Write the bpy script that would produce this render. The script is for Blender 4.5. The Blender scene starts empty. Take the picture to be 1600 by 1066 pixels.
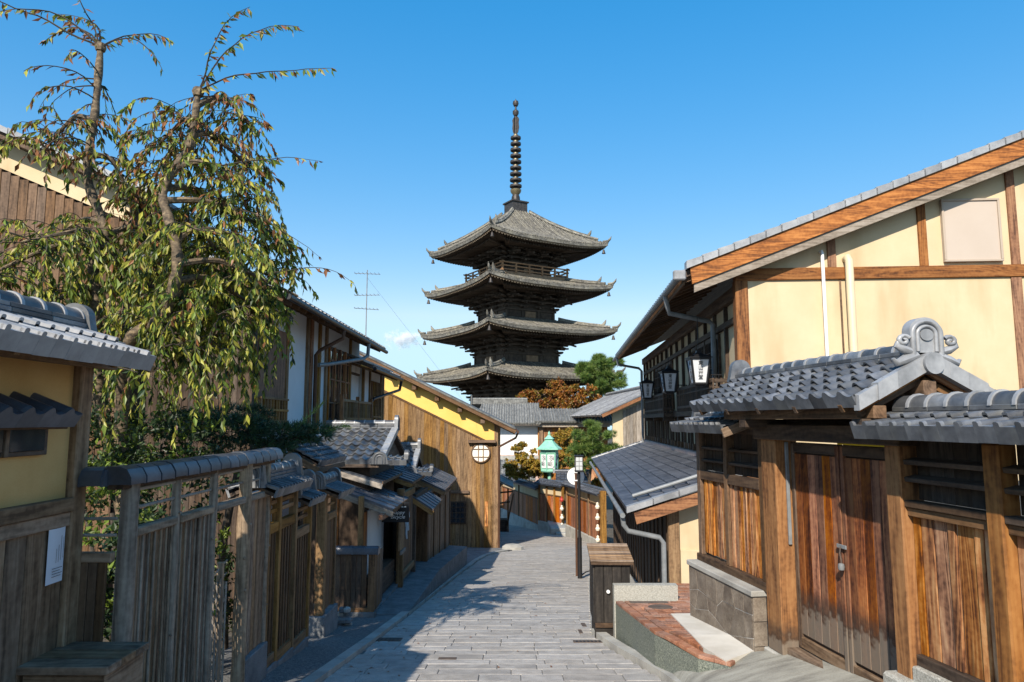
import bpy, math, random
from mathutils import Vector, Matrix

RND = random.Random(11)
sc = bpy.context.scene
# ---------------------------------------------------------------- camera, sky, sun, exposure
# metres; the lens is the origin, x to the right, y down the street, z up
cam_d = bpy.data.cameras.new('camera'); cam_d.sensor_width = 36.0; cam_d.lens = 24.75
cam_d.clip_start = 0.05; cam_d.clip_end = 6000
cam = bpy.data.objects.new('camera', cam_d); sc.collection.objects.link(cam)
cam.location = (0, 0, 0); cam.rotation_euler = (math.radians(90) + math.atan(125/1100), 0, 0)
sc.camera = cam
SUN_EL, SUN_A = math.radians(36), math.radians(72)      # elevation; angle from the left towards the back
to_sun = Vector((-math.cos(SUN_A)*math.cos(SUN_EL), -math.sin(SUN_A)*math.cos(SUN_EL), math.sin(SUN_EL)))
w = bpy.data.worlds.new('World'); sc.world = w; w.use_nodes = True
nt = w.node_tree; bg = nt.nodes['Background']
sky = nt.nodes.new('ShaderNodeTexSky'); sky.sky_type = 'NISHITA'; sky.sun_disc = False
sky.sun_elevation = SUN_EL; sky.sun_rotation = math.atan2(to_sun.x, to_sun.y)
sky.altitude = 60; sky.air_density = 1.0; sky.dust_density = 0.25; sky.ozone_density = 2.2
hs0 = nt.nodes.new('ShaderNodeSeparateColor'); hs0.mode = 'HSV'; hc0 = nt.nodes.new('ShaderNodeCombineColor'); hc0.mode = 'HSV'
def wm(op, a, b, c=None):                       # the clear, deep blue of the day: richer colour, softer step to the horizon
    n = nt.nodes.new('ShaderNodeMath'); n.operation = op
    for i, q in enumerate((a, b, c)):
        if q is None: continue
        if isinstance(q, (int, float)): n.inputs[i].default_value = q
        else: nt.links.new(q, n.inputs[i])
    return n.outputs[0]
nt.links.new(sky.outputs[0], hs0.inputs[0]); nt.links.new(wm('MAXIMUM', wm('SUBTRACT', hs0.outputs[0], .010), .566), hc0.inputs[0])
nt.links.new(wm('MINIMUM', wm('MAXIMUM', wm('MULTIPLY_ADD', hs0.outputs[1], 3.0, -1.10), .43), .94), hc0.inputs[1])
nt.links.new(wm('DIVIDE', wm('MULTIPLY', hs0.outputs[2], 2.5), wm('MULTIPLY_ADD', hs0.outputs[2], .30, 1.0)), hc0.inputs[2])
nt.links.new(hc0.outputs[0], bg.inputs[0]); bg.inputs[1].default_value = 0.13
sun_d = bpy.data.lights.new('sun', 'SUN'); sun_d.energy = 4.6; sun_d.angle = math.radians(0.55); sun_d.color = (1.0, 0.91, 0.78)
sun = bpy.data.objects.new('sun', sun_d); sc.collection.objects.link(sun)
sun.rotation_euler = to_sun.to_track_quat('Z', 'Y').to_euler()
sc.view_settings.view_transform = 'Standard'; sc.view_settings.look = 'None'
sc.view_settings.exposure = 0.55; sc.view_settings.gamma = 1.0
sc.cycles.use_denoising = True
sc.cycles.max_bounces = 6; sc.cycles.diffuse_bounces = 4; sc.cycles.glossy_bounces = 3; sc.cycles.transparent_max_bounces = 8; sc.cycles.volume_bounces = 6; sc.cycles.max_bounces = 8
COL = sc.collection

# ---------------------------------------------------------------- mesh helpers
class MB:
    def __init__(s): s.v = []; s.f = []; s.m = []
    def add(s, vs, fs, mi=0):
        o = len(s.v); s.v += [tuple(p) for p in vs]; s.f += [tuple(i+o for i in f) for f in fs]; s.m += [mi]*len(fs); return s
    def hexa(s, p, mi=0):
        return s.add(p, [(3,2,1,0),(4,5,6,7),(0,1,5,4),(1,2,6,5),(2,3,7,6),(3,0,4,7)], mi)
    def box(s, x0, x1, y0, y1, z0, z1, mi=0):
        return s.hexa([(x0,y0,z0),(x1,y0,z0),(x1,y1,z0),(x0,y1,z0),(x0,y0,z1),(x1,y0,z1),(x1,y1,z1),(x0,y1,z1)], mi)
    def cbox(s, x0, x1, y0, y1, z0, z1, b=.004, mi=0):
        b = min(b, (x1-x0)*.3, (y1-y0)*.3, (z1-z0)*.3)
        cx, cy, cz = (x0+x1)/2, (y0+y1)/2, (z0+z1)/2; h = ((x1-x0)/2, (y1-y0)/2, (z1-z0)/2)
        vs = []; ix = {}
        for sx in (-1,1):
            for sy in (-1,1):
                for sz in (-1,1):
                    for a in range(3):
                        q = [sx*(h[0]-b), sy*(h[1]-b), sz*(h[2]-b)]
                        q[a] = (sx,sy,sz)[a]*h[a]; ix[(sx,sy,sz,a)] = len(vs); vs.append((cx+q[0], cy+q[1], cz+q[2]))
        fs = []
        def face(keys):
            pts = [Vector(vs[ix[k]]) for k in keys]; c = sum(pts, Vector())/len(pts) - Vector((cx,cy,cz))
            n = (pts[1]-pts[0]).cross(pts[2]-pts[0])
            ids = [ix[k] for k in keys]; fs.append(ids if n.dot(c) > 0 else ids[::-1])
        for a in range(3):
            for sg in (-1,1):
                o = [i for i in range(3) if i != a]; ks = []
                for p, q in ((-1,-1),(1,-1),(1,1),(-1,1)):
                    t = [0,0,0]; t[a] = sg; t[o[0]] = p; t[o[1]] = q; ks.append((t[0],t[1],t[2],a))
                face(ks)
        for a in range(3):
            o = [i for i in range(3) if i != a]
            for p in (-1,1):
                for q in (-1,1):
                    def k(e, w_):
                        t = [0,0,0]; t[a] = e; t[o[0]] = p; t[o[1]] = q; return (t[0],t[1],t[2],w_)
                    face([k(-1,o[0]), k(1,o[0]), k(1,o[1]), k(-1,o[1])])
        for sx in (-1,1):
            for sy in (-1,1):
                for sz in (-1,1): face([(sx,sy,sz,0),(sx,sy,sz,1),(sx,sy,sz,2)])
        return s.add(vs, fs, mi)
    def prism(s, poly, axis, a, b, mi=0):
        n = len(poly)
        def pt(p, t):
            return (t,p[0],p[1]) if axis == 'x' else ((p[0],t,p[1]) if axis == 'y' else (p[0],p[1],t))
        vs = [pt(p,a) for p in poly] + [pt(p,b) for p in poly]
        fs = [tuple(range(n))[::-1], tuple(range(n,2*n))] + [(i,(i+1)%n,n+(i+1)%n,n+i) for i in range(n)]
        area = sum(poly[i][0]*poly[(i+1)%n][1]-poly[(i+1)%n][0]*poly[i][1] for i in range(n))
        flip = (area < 0) != (b < a)
        if axis == 'y': flip = not flip
        return s.add(vs, [f[::-1] for f in fs] if flip else fs, mi)
    def tube(s, path, rad, n=8, cap=True, mi=0):
        path = [Vector(p) for p in path]; rads = rad if isinstance(rad, (list, tuple)) else [rad]*len(path)
        vs = []; up = Vector((0,0,1)); prev = None
        for i, p in enumerate(path):
            t = (path[min(i+1,len(path)-1)] - path[max(i-1,0)])
            t = t.normalized() if t.length > 1e-9 else Vector((0,0,1))
            if prev is None:
                r = t.cross(up if abs(t.z) < .9 else Vector((1,0,0))).normalized()
            else:
                r = prev - t*prev.dot(t); r = r.normalized() if r.length > 1e-6 else t.orthogonal().normalized()
            prev = r; q = t.cross(r)
            for k in range(n):
                a = 2*math.pi*k/n; vs.append(p + (r*math.cos(a) + q*math.sin(a))*rads[i])
        fs = [(i*n+k, i*n+(k+1)%n, (i+1)*n+(k+1)%n, (i+1)*n+k) for i in range(len(path)-1) for k in range(n)]
        if cap: fs += [tuple(range(n))[::-1], tuple(range((len(path)-1)*n, len(path)*n))]
        return s.add(vs, fs, mi)
    def lathe(s, prof, n=16, c=(0,0,0), mi=0, ph=0):
        vs = [(c[0]+r*math.cos(2*math.pi*k/n+ph), c[1]+r*math.sin(2*math.pi*k/n+ph), c[2]+z) for r, z in prof for k in range(n)]
        m = len(prof)
        fs = [(i*n+k, i*n+(k+1)%n, (i+1)*n+(k+1)%n, (i+1)*n+k) for i in range(m-1) for k in range(n)]
        fs += [tuple(range(n))[::-1], tuple(range((m-1)*n, m*n))]
        return s.add(vs, fs, mi)
    def grid(s, fn, nu, nv, mi=0, flip=False):
        vs = [fn(i/nu, j/nv) for j in range(nv+1) for i in range(nu+1)]
        fs = [(j*(nu+1)+i, j*(nu+1)+i+1, (j+1)*(nu+1)+i+1, (j+1)*(nu+1)+i) for j in range(nv) for i in range(nu)]
        return s.add(vs, [f[::-1] for f in fs] if flip else fs, mi)
    def xf(s, mat):
        s.v = [tuple(mat @ Vector(p)) for p in s.v]; return s
    def mesh(s, name, mats, smooth=False):
        me = bpy.data.meshes.new(name); me.from_pydata(s.v, [], s.f)
        mats = mats if isinstance(mats, (list, tuple)) else [mats]
        for m in mats: me.materials.append(m)
        if len(mats) > 1: me.polygons.foreach_set('material_index', s.m)
        if smooth:
            me.polygons.foreach_set('use_smooth', [True]*len(s.f))
            try: me.set_sharp_from_angle(angle=math.radians(smooth if smooth is not True else 40))
            except Exception: pass
        me.update(); return me
    def build(s, name, mats, parent=None, smooth=False, loc=None, rot=None, kind=None):
        return put(name, s.mesh(name, mats, smooth), parent, loc, rot, kind)
def put(name, me, parent=None, loc=None, rot=None, kind=None, mw=None):
    o = bpy.data.objects.new(name, me); COL.objects.link(o)
    if parent is not None: o.parent = parent
    if mw is not None: o.matrix_basis = mw
    else:
        if loc is not None: o.location = loc
        if rot is not None: o.rotation_euler = rot
    if kind: o['kind'] = kind
    return o
def thing(name, label, cat, loc=(0,0,0), rotz=0.0, group=None):
    o = bpy.data.objects.new(name, None); COL.objects.link(o); o.empty_display_size = .2
    o.location = loc; o.rotation_euler = (0,0,rotz); o['label'] = label; o['category'] = cat
    if group: o['group'] = group
    return o
def tag(o, label, cat, group=None):
    o['label'] = label; o['category'] = cat
    if group: o['group'] = group
    return o
_cache = {}
def bx(name, mat, parent, x0, x1, y0, y1, z0, z1, b=.004, rot=None):
    """one chamfered box piece; alike pieces share their mesh"""
    if x0 > x1: x0, x1 = x1, x0
    if y0 > y1: y0, y1 = y1, y0
    if z0 > z1: z0, z1 = z1, z0
    d = (round(x1-x0,3), round(y1-y0,3), round(z1-z0,3)); key = (d, mat.name, b)
    if key not in _cache:
        _cache[key] = MB().cbox(-d[0]/2, d[0]/2, -d[1]/2, d[1]/2, -d[2]/2, d[2]/2, b).mesh(name, mat)
    return put(name, _cache[key], parent, ((x0+x1)/2, (y0+y1)/2, (z0+z1)/2), rot)
def bar(name, mat, parent, p, q, wdt, hgt, b=.004):
    """a squared timber from p to q: its length along local x"""
    p, q = Vector(p), Vector(q); L = (q-p).length; key = ('bar', round(L,3), wdt, hgt, mat.name)
    if key not in _cache: _cache[key] = MB().cbox(-L/2, L/2, -wdt/2, wdt/2, -hgt/2, hgt/2, b).mesh(name, mat)
    X = (q-p).normalized(); Z = Vector((0,0,1)); Y = Z.cross(X)
    Y = Y.normalized() if Y.length > 1e-4 else Vector((0,1,0)); Z = X.cross(Y)
    m = Matrix((X, Y, Z)).transposed().to_4x4(); m.translation = (p+q)/2
    return put(name, _cache[key], parent, mw=m)
def pole(name, mat, parent, p, q, r, r2=None, n=10):
    return MB().tube([p, q], [r, r2 or r], n).build(name, mat, parent, smooth=True)
def pipe(name, mat, parent, path, r, n=10):
    return MB().tube(path, r, n).build(name, mat, parent, smooth=True)
def gz(y):
    if y < 20: return -1.65 - .12*max(y, -14)
    if y < 45: return -4.05 - .09*(y-20)
    return -6.3 - .05*(min(y, 100)-45)

# ---------------------------------------------------------------- materials
def mat(name, cols, scale=4.0, stretch=(1,1,1), rough=.8, bump=.15, rand=.12, metal=0.0, fig=0.0, fine=0.0, fscale=60, spec=.4, bdist=.01, rsat=0.0, stain=None, coat=0.0, knots=0):
    """cols: colours from dark to light; stretch: grain; fig: wood figure lines; fine: speckle; stain: (colour, scale, amount) patches of wear"""
    m = bpy.data.materials.new(name); m.use_nodes = True; t = m.node_tree; N = t.nodes; L = t.links
    bs = N['Principled BSDF']; bs.inputs['Roughness'].default_value = rough; bs.inputs['Metallic'].default_value = metal
    bs.inputs['Specular IOR Level'].default_value = spec
    if coat: bs.inputs['Coat Weight'].default_value = coat; bs.inputs['Coat Roughness'].default_value = .3
    tc = N.new('ShaderNodeTexCoord'); oi = N.new('ShaderNodeObjectInfo'); ge = N.new('ShaderNodeNewGeometry')
    ad = N.new('ShaderNodeMath'); ad.operation = 'ADD'; L.new(oi.outputs['Random'], ad.inputs[0]); L.new(ge.outputs['Random Per Island'], ad.inputs[1])
    fr = N.new('ShaderNodeMath'); fr.operation = 'FRACT'; L.new(ad.outputs[0], fr.inputs[0])
    of = N.new('ShaderNodeMath'); of.operation = 'MULTIPLY'; L.new(fr.outputs[0], of.inputs[0]); of.inputs[1].default_value = 53.0
    vm = N.new('ShaderNodeVectorMath'); vm.operation = 'MULTIPLY'; L.new(tc.outputs['Object'], vm.inputs[0]); vm.inputs[1].default_value = stretch
    va = N.new('ShaderNodeVectorMath'); va.operation = 'ADD'; L.new(vm.outputs[0], va.inputs[0]); L.new(of.outputs[0], va.inputs[1])
    n1 = N.new('ShaderNodeTexNoise'); n1.inputs['Scale'].default_value = scale; n1.inputs['Detail'].default_value = 7; n1.inputs['Roughness'].default_value = .62
    L.new(va.outputs[0], n1.inputs['Vector'])
    fac = n1.outputs['Fac']
    if fig:
        n2 = N.new('ShaderNodeTexNoise'); n2.inputs['Scale'].default_value = scale*.35; n2.inputs['Detail'].default_value = 1.5
        L.new(va.outputs[0], n2.inputs['Vector'])
        mu = N.new('ShaderNodeMath'); mu.operation = 'MULTIPLY'; L.new(n2.outputs['Fac'], mu.inputs[0]); mu.inputs[1].default_value = 95.0
        sn = N.new('ShaderNodeMath'); sn.operation = 'SINE'; L.new(mu.outputs[0], sn.inputs[0])
        ma = N.new('ShaderNodeMath'); ma.operation = 'MULTIPLY_ADD'; L.new(sn.outputs[0], ma.inputs[0]); ma.inputs[1].default_value = fig; L.new(fac, ma.inputs[2])
        fac = ma.outputs[0]
    if fine:
        n3 = N.new('ShaderNodeTexNoise'); n3.inputs['Scale'].default_value = fscale; n3.inputs['Detail'].default_value = 3
        L.new(tc.outputs['Object'], n3.inputs['Vector'])
        sb = N.new('ShaderNodeMath'); sb.operation = 'SUBTRACT'; L.new(n3.outputs['Fac'], sb.inputs[0]); sb.inputs[1].default_value = .5
        ma2 = N.new('ShaderNodeMath'); ma2.operation = 'MULTIPLY_ADD'; L.new(sb.outputs[0], ma2.inputs[0]); ma2.inputs[1].default_value = fine*3; L.new(fac, ma2.inputs[2])
        fac = ma2.outputs[0]
    cr = N.new('ShaderNodeValToRGB'); L.new(fac, cr.inputs[0]); e = cr.color_ramp.elements
    lo, hi = .3, .7
    e[0].position = lo; e[0].color = (*cols[0], 1); e[1].position = hi; e[1].color = (*cols[-1], 1)
    for i, c in enumerate(cols[1:-1]):
        x = e.new(lo + (hi-lo)*(i+1)/(len(cols)-1)); x.color = (*c, 1)
    out = cr.outputs[0]
    if stain:
        n4 = N.new('ShaderNodeTexNoise'); n4.inputs['Scale'].default_value = stain[1]; n4.inputs['Detail'].default_value = 5
        va2 = N.new('ShaderNodeVectorMath'); va2.operation = 'ADD'
        vs2 = N.new('ShaderNodeVectorMath'); vs2.operation = 'MULTIPLY'; L.new(tc.outputs['Object'], vs2.inputs[0]); vs2.inputs[1].default_value = stain[3] if len(stain) > 3 else (1,1,1)
        L.new(vs2.outputs[0], va2.inputs[0]); L.new(of.outputs[0], va2.inputs[1])
        L.new(va2.outputs[0], n4.inputs['Vector'])
        mr = N.new('ShaderNodeMapRange'); L.new(n4.outputs['Fac'], mr.inputs[0]); mr.inputs[1].default_value = .52; mr.inputs[2].default_value = .72; mr.inputs[4].default_value = stain[2]
        mx = N.new('ShaderNodeMix'); mx.data_type = 'RGBA'; L.new(mr.outputs[0], mx.inputs[0]); L.new(out, mx.inputs[6]); mx.inputs[7].default_value = (*stain[0], 1); out = mx.outputs[2]
    if knots:
        vk = N.new('ShaderNodeTexVoronoi'); vk.inputs['Scale'].default_value = knots; L.new(va.outputs[0], vk.inputs['Vector'])
        mk = N.new('ShaderNodeMapRange'); L.new(vk.outputs['Distance'], mk.inputs[0]); mk.inputs[1].default_value = .05; mk.inputs[2].default_value = .13; mk.inputs[3].default_value = .85; mk.inputs[4].default_value = 0
        mx2 = N.new('ShaderNodeMix'); mx2.data_type = 'RGBA'; L.new(mk.outputs[0], mx2.inputs[0]); L.new(out, mx2.inputs[6]); mx2.inputs[7].default_value = (*[q*.55 for q in cols[0]], 1); out = mx2.outputs[2]
    hs = N.new('ShaderNodeHueSaturation'); L.new(out, hs.inputs['Color'])
    rv = N.new('ShaderNodeMapRange'); L.new(fr.outputs[0], rv.inputs[0]); rv.inputs[3].default_value = 1-rand; rv.inputs[4].default_value = 1+rand
    L.new(rv.outputs[0], hs.inputs['Value'])
    if rsat:
        r2 = N.new('ShaderNodeMath'); r2.operation = 'MULTIPLY'; L.new(fr.outputs[0], r2.inputs[0]); r2.inputs[1].default_value = 7.31
        r3 = N.new('ShaderNodeMath'); r3.operation = 'FRACT'; L.new(r2.outputs[0], r3.inputs[0])
        r4 = N.new('ShaderNodeMapRange'); L.new(r3.outputs[0], r4.inputs[0]); r4.inputs[3].default_value = 1-rsat; r4.inputs[4].default_value = 1+rsat*.5
        L.new(r4.outputs[0], hs.inputs['Saturation'])
    L.new(hs.outputs[0], bs.inputs['Base Color'])
    if bump:
        bp = N.new('ShaderNodeBump'); bp.inputs['Strength'].default_value = bump; bp.inputs['Distance'].default_value = bdist
        L.new(fac, bp.inputs['Height']); L.new(bp.outputs[0], bs.inputs['Normal'])
    return m
_woods = {}
WOODS = {  # dark to light colours, figure, bump
 'amber': [(.08,.026,.008),(.25,.088,.021),(.37,.152,.040),(.47,.23,.078)],
 'door': [(.05,.013,.005),(.165,.046,.012),(.29,.092,.021),(.34,.13,.035)],
 'cedar': [(.10,.034,.010),(.27,.10,.027),(.37,.155,.046)],
 'barge': [(.12,.042,.013),(.27,.098,.028),(.39,.16,.05)],
 'dark': [(.028,.017,.011),(.068,.042,.026),(.105,.068,.042)],
 'black': [(.012,.010,.009),(.026,.022,.019),(.045,.038,.032)],
 'brown': [(.055,.030,.015),(.13,.072,.036),(.19,.108,.056)],
 'grey': [(.085,.050,.028),(.205,.130,.076),(.31,.21,.132)],
 'log': [(.12,.086,.056),(.26,.19,.128),(.40,.305,.21)],
 'umber': [(.095,.045,.013),(.215,.112,.034),(.29,.165,.056)],
 'far_red': [(.13,.035,.010),(.34,.10,.022),(.46,.165,.04)],
 'honey': [(.12,.045,.012),(.29,.120,.030),(.38,.175,.05)],
 'silver': [(.16,.13,.10),(.27,.225,.18),(.36,.31,.26)],
}
def wood(kind, axis='z'):
    k = (kind, axis)
    if k not in _woods:
        st = {'x': (.09,1,1), 'y': (1,.09,1), 'z': (1,1,.09)}[axis]
        fig = {'amber': .105, 'barge': .11, 'door': .05, 'cedar': .08}.get(kind, .05)
        _woods[k] = mat('wood_%s_%s' % k, WOODS[kind], scale=16, stretch=st, rough=.72, bump=.45, rand=.40 if kind in ('amber','door','far_red') else .26, fig=fig, rsat=.22, fine=.12, fscale=25, bdist=.006, spec=.3, knots=5.5 if kind in ('amber','door','cedar','umber','grey','honey','barge','silver') else 0)
    return _woods[k]
TILE = mat('roof_tile', [(.075,.079,.088),(.13,.136,.148),(.20,.207,.215)], scale=5, rough=.45, bump=.15, rand=.45, metal=.35, spec=.6, fine=.08, fscale=40, stain=((.27,.265,.235),4,.45))
TILE_D = mat('roof_tile_dark', [(.06,.066,.08),(.09,.097,.115),(.12,.13,.15)], scale=4, rough=.4, bump=.08, rand=.25, metal=.3, spec=.5, fine=.1, fscale=30)
TILE_L = mat('verge_tile', [(.20,.205,.212),(.295,.30,.31),(.38,.385,.39)], scale=4, rough=.42, bump=.06, rand=.1, metal=.1, fine=.08, fscale=30)
TILE_OLD = mat('old_tile', [(.06,.056,.050),(.15,.14,.12),(.27,.25,.205)], scale=1.6, rough=.8, bump=.3, rand=.3, fine=.35, fscale=9, stain=((.26,.235,.16),.9,.6), bdist=.05)
TILE_FAR = mat('temple_tile', [(.085,.085,.082),(.17,.17,.16),(.26,.255,.235)], scale=2.5, rough=.7, bump=.2, rand=.3, fine=.2, fscale=12, bdist=.03)
CREAM = mat('cream_plaster', [(.545,.43,.265),(.59,.47,.30),(.63,.51,.335)], scale=1.3, rough=.9, bump=.1, rand=.03, fine=.06, fscale=180, spec=.2, stain=((.43,.315,.175),2.0,.65,(1,1,.22)))
TAN = mat('tan_plaster', [(.55,.325,.115),(.62,.385,.15),(.67,.43,.175)], scale=1.5, rough=.92, bump=.12, rand=.03, fine=.10, fscale=220, spec=.2)
WHITE = mat('white_plaster', [(.66,.66,.66),(.72,.72,.71),(.76,.76,.75)], scale=1.2, rough=.9, bump=.06, rand=.02, spec=.2, stain=((.55,.54,.52),.9,.3))
YELLOW = mat('yellow_plaster', [(.70,.45,.11),(.76,.50,.14),(.80,.55,.17)], scale=1.0, rough=.9, bump=.06, rand=.02, spec=.2)
PINK = mat('dusty_sill', [(.36,.25,.21),(.46,.33,.28),(.52,.40,.33)], scale=3, rough=.9, bump=.1)
PAVER = mat('granite_paver', [(.27,.25,.228),(.365,.338,.307),(.445,.417,.38)], scale=7, rough=.78, bump=.35, rand=.10, fine=.35, fscale=90, spec=.35, stain=((.22,.21,.20),1.3,.55), rsat=.25)
JOINT = mat('joint_mortar', [(.10,.10,.10),(.15,.15,.145),(.20,.20,.19)], scale=10, rough=.95, bump=.2, fine=.2)
AGG = mat('washed_aggregate', [(.07,.072,.075),(.14,.142,.142),(.24,.238,.23)], scale=30, rough=.9, bump=.6, rand=0, fine=.5, fscale=120, stain=((.15,.15,.15),1.2,.5))
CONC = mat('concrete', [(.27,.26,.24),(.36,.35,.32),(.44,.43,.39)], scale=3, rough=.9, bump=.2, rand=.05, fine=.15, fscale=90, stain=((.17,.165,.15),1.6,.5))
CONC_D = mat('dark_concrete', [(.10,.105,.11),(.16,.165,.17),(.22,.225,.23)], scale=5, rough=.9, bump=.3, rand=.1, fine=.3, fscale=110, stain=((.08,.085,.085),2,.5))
SLAB = mat('pale_slab', [(.50,.47,.41),(.60,.57,.51),(.66,.63,.57)], scale=2.5, rough=.85, bump=.08, rand=0, stain=((.42,.38,.31),2.2,.45))
RAMP = mat('worn_ramp', [(.19,.18,.155),(.29,.28,.24),(.38,.37,.32)], scale=5, stretch=(.5,2,1), rough=.9, bump=.25, rand=0, fine=.12, fscale=70, stain=((.13,.125,.11),1.5,.6))
SPECK = mat('green_granite', [(.05,.062,.052),(.15,.17,.14),(.30,.31,.26)], scale=70, rough=.6, bump=.25, rand=.05, fine=.3, fscale=160, stain=((.09,.11,.12),1.8,.6))
SPECK_L = mat('pale_granite', [(.22,.21,.18),(.36,.35,.31),(.48,.47,.42)], scale=60, rough=.7, bump=.25, rand=.05, fine=.25, fscale=140)
BRICK = mat('red_brick', [(.17,.072,.04),(.29,.125,.07),(.38,.19,.115)], scale=8, rough=.85, bump=.3, rand=.22, fine=.2, fscale=70, rsat=.2, stain=((.42,.30,.22),3,.4))
STONE = mat('brown_stone', [(.11,.085,.065),(.19,.155,.12),(.27,.23,.185)], scale=5, rough=.8, bump=.3, rand=.14, fine=.15, fscale=60, stain=((.10,.08,.065),3,.6))
GROUT = mat('white_grout', [(.55,.53,.49),(.65,.63,.6)], scale=9, rough=.9, bump=.1)
METAL_D = mat('dark_metal', [(.022,.022,.024),(.035,.035,.038)], rough=.45, bump=.03, metal=.5, rand=.05)
BROWN_P = mat('brown_paint', [(.07,.035,.02),(.10,.05,.03)], rough=.4, bump=.03, rand=.05)
GREY_P = mat('grey_pipe', [(.15,.16,.165),(.20,.21,.215),(.25,.26,.265)], rough=.45, bump=.03, rand=.05, scale=6)
CREAM_P = mat('cream_pipe', [(.62,.52,.34),(.68,.57,.38)], rough=.5, bump=.02, rand=.02)
WHITE_P = mat('white_paint', [(.74,.74,.74),(.80,.80,.79)], rough=.5, bump=.02, rand=.03)
BEIGE = mat('beige_blind', [(.47,.39,.32),(.50,.42,.35)], rough=.6, bump=.03, rand=.0, scale=2)
COPPER = mat('green_copper', [(.16,.40,.29),(.25,.55,.41),(.36,.66,.52)], scale=5, rough=.6, bump=.1, rand=.08, stain=((.14,.33,.26),5,.5))
BRONZE = mat('old_bronze', [(.035,.030,.027),(.06,.052,.047),(.09,.078,.07)], scale=4, rough=.5, metal=.4, bump=.1, rand=.15)
GILT = mat('gilded_band', [(.17,.135,.075),(.27,.22,.13)], rough=.45, metal=.5, bump=.05)
INK = mat('black_ink', [(.012,.012,.013),(.02,.02,.022)], rough=.6, bump=0, rand=0)
PAPER = mat('lantern_panel', [(.58,.60,.63),(.64,.66,.69)], rough=.7, bump=0, rand=.02)
SOIL = mat('soil', [(.05,.04,.03),(.09,.075,.055),(.13,.11,.08)], scale=3, rough=.95, bump=.4, rand=0)
PANE = mat('window_glass', [(.02,.022,.026),(.03,.033,.038)], rough=.06, bump=0, rand=.1, spec=.9)
SHOJI = mat('paper_window', [(.74,.72,.66),(.80,.78,.72)], rough=.8, bump=0, rand=.02)
RUST = mat('rusty_iron', [(.05,.04,.035),(.10,.075,.06),(.14,.10,.075)], scale=12, rough=.8, bump=.2)
RED = mat('red_paint', [(.40,.03,.02),(.48,.05,.03)], rough=.5, bump=0, rand=.02)
YEL = mat('yellow_tape', [(.80,.62,.02),(.85,.68,.04)], rough=.5, bump=0, rand=0)
GOURD = mat('gourd_paper', [(.68,.62,.5),(.78,.72,.60)], rough=.7, bump=.05, rand=.05)
BARK = mat('cherry_bark', [(.04,.03,.022),(.12,.088,.055),(.26,.19,.115)], scale=9, stretch=(1,1,2.6), rough=.8, bump=.6, rand=.05, fine=.2, fscale=40, bdist=.012)
BARK_D = mat('dark_bark', [(.03,.024,.018),(.06,.048,.035),(.10,.08,.06)], scale=9, rough=.9, bump=.6, rand=.05)
def leafmat(name, c, trans=.35, rough=.45):
    m = bpy.data.materials.new(name); m.use_nodes = True; t = m.node_tree; N = t.nodes; L = t.links
    bs = N['Principled BSDF']; bs.inputs['Roughness'].default_value = rough; bs.inputs['Specular IOR Level'].default_value = .45
    ge = N.new('ShaderNodeNewGeometry'); hs = N.new('ShaderNodeHueSaturation'); hs.inputs['Color'].default_value = (*c, 1)
    mr = N.new('ShaderNodeMapRange'); L.new(ge.outputs['Random Per Island'], mr.inputs[0]); mr.inputs[3].default_value = .6; mr.inputs[4].default_value = 1.45
    L.new(mr.outputs[0], hs.inputs['Value']); L.new(hs.outputs[0], bs.inputs['Base Color'])
    tr = N.new('ShaderNodeBsdfTranslucent'); L.new(hs.outputs[0], tr.inputs[0])
    mx = N.new('ShaderNodeMixShader'); mx.inputs[0].default_value = trans
    L.new(bs.outputs[0], mx.inputs[1]); L.new(tr.outputs[0], mx.inputs[2]); L.new(mx.outputs[0], N['Material Output'].inputs[0])
    return m
LEAF_G = leafmat('leaf_green', (.14,.195,.025)); LEAF_Y = leafmat('leaf_olive', (.34,.33,.045)); LEAF_B = leafmat('leaf_russet', (.23,.095,.035))
LEAF_D = leafmat('leaf_dark', (.03,.055,.018)); LEAF_P = leafmat('leaf_pale', (.42,.36,.11))
MAPLE = [leafmat('maple_orange', (.34,.14,.022)), leafmat('maple_red', (.27,.085,.025)), leafmat('maple_olive', (.20,.14,.022)), leafmat('maple_rust', (.20,.08,.02))]
GOLD = [leafmat('gold_leaf', (.42,.29,.04)), leafmat('amber_leaf', (.33,.19,.03)), leafmat('olive_leaf', (.16,.15,.03))]
NEEDLE = [leafmat('needle_green', (.11,.19,.04), .25), leafmat('needle_dark', (.05,.10,.025), .25), leafmat('needle_light', (.20,.26,.06), .25)]
NEEDLE_S = [leafmat('needle_blue_green', (.022,.06,.024), .2), leafmat('needle_deep', (.014,.038,.016), .2), leafmat('needle_mid', (.04,.085,.03), .2)]
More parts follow.
